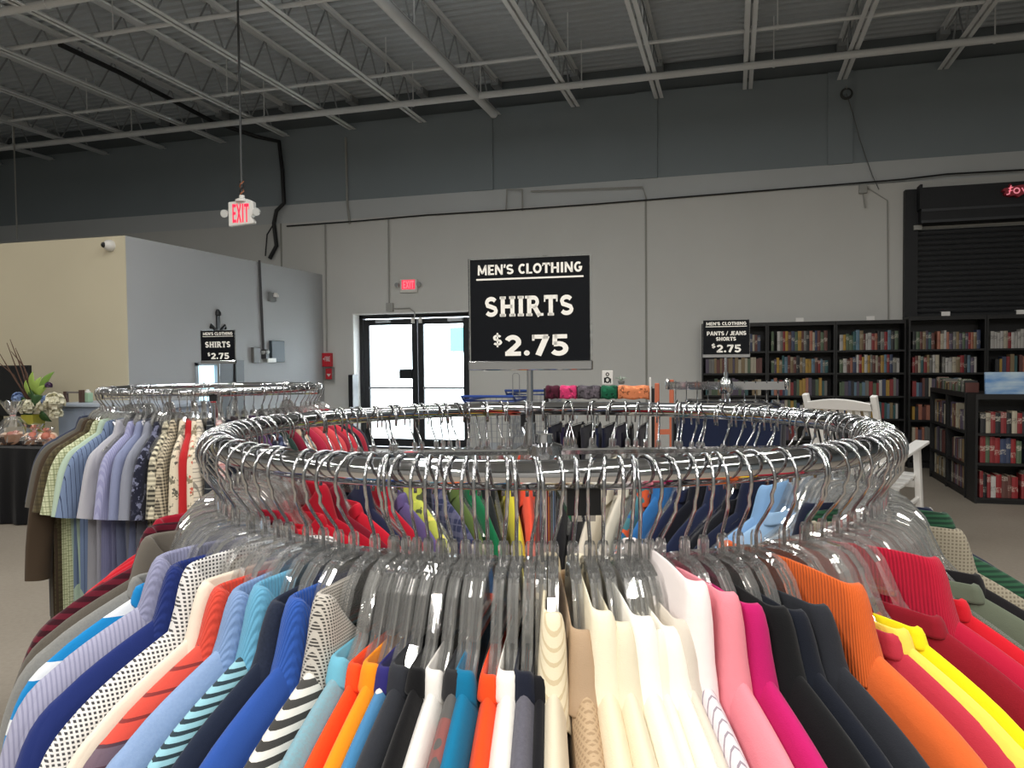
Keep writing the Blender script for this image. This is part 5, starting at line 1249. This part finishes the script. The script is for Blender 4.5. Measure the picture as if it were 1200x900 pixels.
BR = surf('branch_brown', (84, 58, 44), .7)
for i, (a, b, c) in enumerate((((36, 470), (26, 435), (15, 398)), ((34, 470), (20, 440), (8, 402)), ((36, 468), (24, 430), (10, 412)), ((34, 470), (16, 442), (0, 410)), ((37, 466), (30, 440), (18, 408)), ((32, 470), (12, 440), (-6, 424)))):
    MB().tube([P(*a), P(*b) + Vector((0, .02 * (i % 3), 0)), P(*c) + Vector((0, .03 * (i % 3 - 1), 0))], [.009, .007, .003], 6).build('branch', BR, e, True)

# black screen behind the flowers
q = at_y(35, 428, TY + 1.1); e = empty('flat_screen', (q.x - .48, TY + 1.1, 0)); tag(e, 'black flat screen on a stand behind the flower arrangement', 'screen')
bevel(MB().bb((-.48, -.025, q.z - .56), (.48, .025, q.z)).build('bezel', BLACKM, e), .006); MB().bb((-.46, -.028, q.z - .54), (.46, -.026, q.z - .02)).build('screen', surf('screen_black', (10, 10, 12), .15), e)
MB().bb((-.04, -.02, .02), (.04, .04, q.z - .5)).build('stand_post', BLACKM, e); MB().bb((-.3, -.2, 0), (.3, .2, .02)).build('stand_base', BLACKM, e)
# checkout counter
cz = at_d(120, 472, 7.9).z; ca = at_d(68, 472, 7.9); cb = at_d(235, 472, 7.9); CL = cb.x - ca.x
e = empty('checkout_counter', (ca.x, ca.y, 0)); tag(e, 'pale blue grey checkout counter in front of the cream partition', 'counter')
CM = surf('counter_blue', (160, 172, 192), .5)
MB().bb((0, 0, .08), (CL, .6, cz - .035)).build('body', CM, e); bevel(MB().bb((-.03, -.04, cz - .035), (CL + .03, .64, cz)).build('worktop', surf('counter_top', (176, 186, 200), .35), e), .006); MB().bb((.04, .05, 0), (CL - .04, .55, .08)).build('plinth', BLACKP, e)
for k in range(4): MB().bb((CL * k / 4 + .02, -.012, .12), (CL * (k + 1) / 4 - .02, 0, cz - .08)).build('front_panel', CM, e)
q = at_y(103, 471, ca.y + .2); e = empty('sanitizer_bottle', (q.x, ca.y + .2, cz)); tag(e, 'pale green square bottle on the checkout counter', 'bottle')
bevel(MB().bb((-.045, -.03, 0), (.045, .03, .10)).build('bottle_body', surf('bottle_green', (160, 190, 160), .3), e), .01); MB().lathe([(.03, .10), (.03, .115), (.015, .12), (.015, .135)], 12).build('cap', WHITEPL, e, 'auto')
q = at_y(96, 471, ca.y + .15); e = empty('counter_rail', (q.x, ca.y + .15, cz)); tag(e, 'brown rail with an upright end post on the checkout counter', 'rail')
MB().bb((-.02, -.02, 0), (.02, .02, .13)).build('end_post', surf('post_brown', (84, 62, 54), .5), e); MB().bar((-.2, 0, .105), (0, 0, .105), .02, .018).build('rail_bar', surf('rail_grey', (120, 112, 108), .4), e)
MB().bb((-.22, -.02, 0), (-.19, .02, .115)).build('far_post', surf('post_brown', (84, 62, 54), .5), e)
print('books', N_BOOK[0], 'LH', LH, 'BH', BH, 'TZ', TZ, 'DZ', DZ, 'ZP', ZP, 'ZB', ZB, 'PZ', PZ, 'LL', LL, 'cz', cz, 'shv', shv, 'lsh', lsh, 'Z3', Z3, 'Z2', Z2)
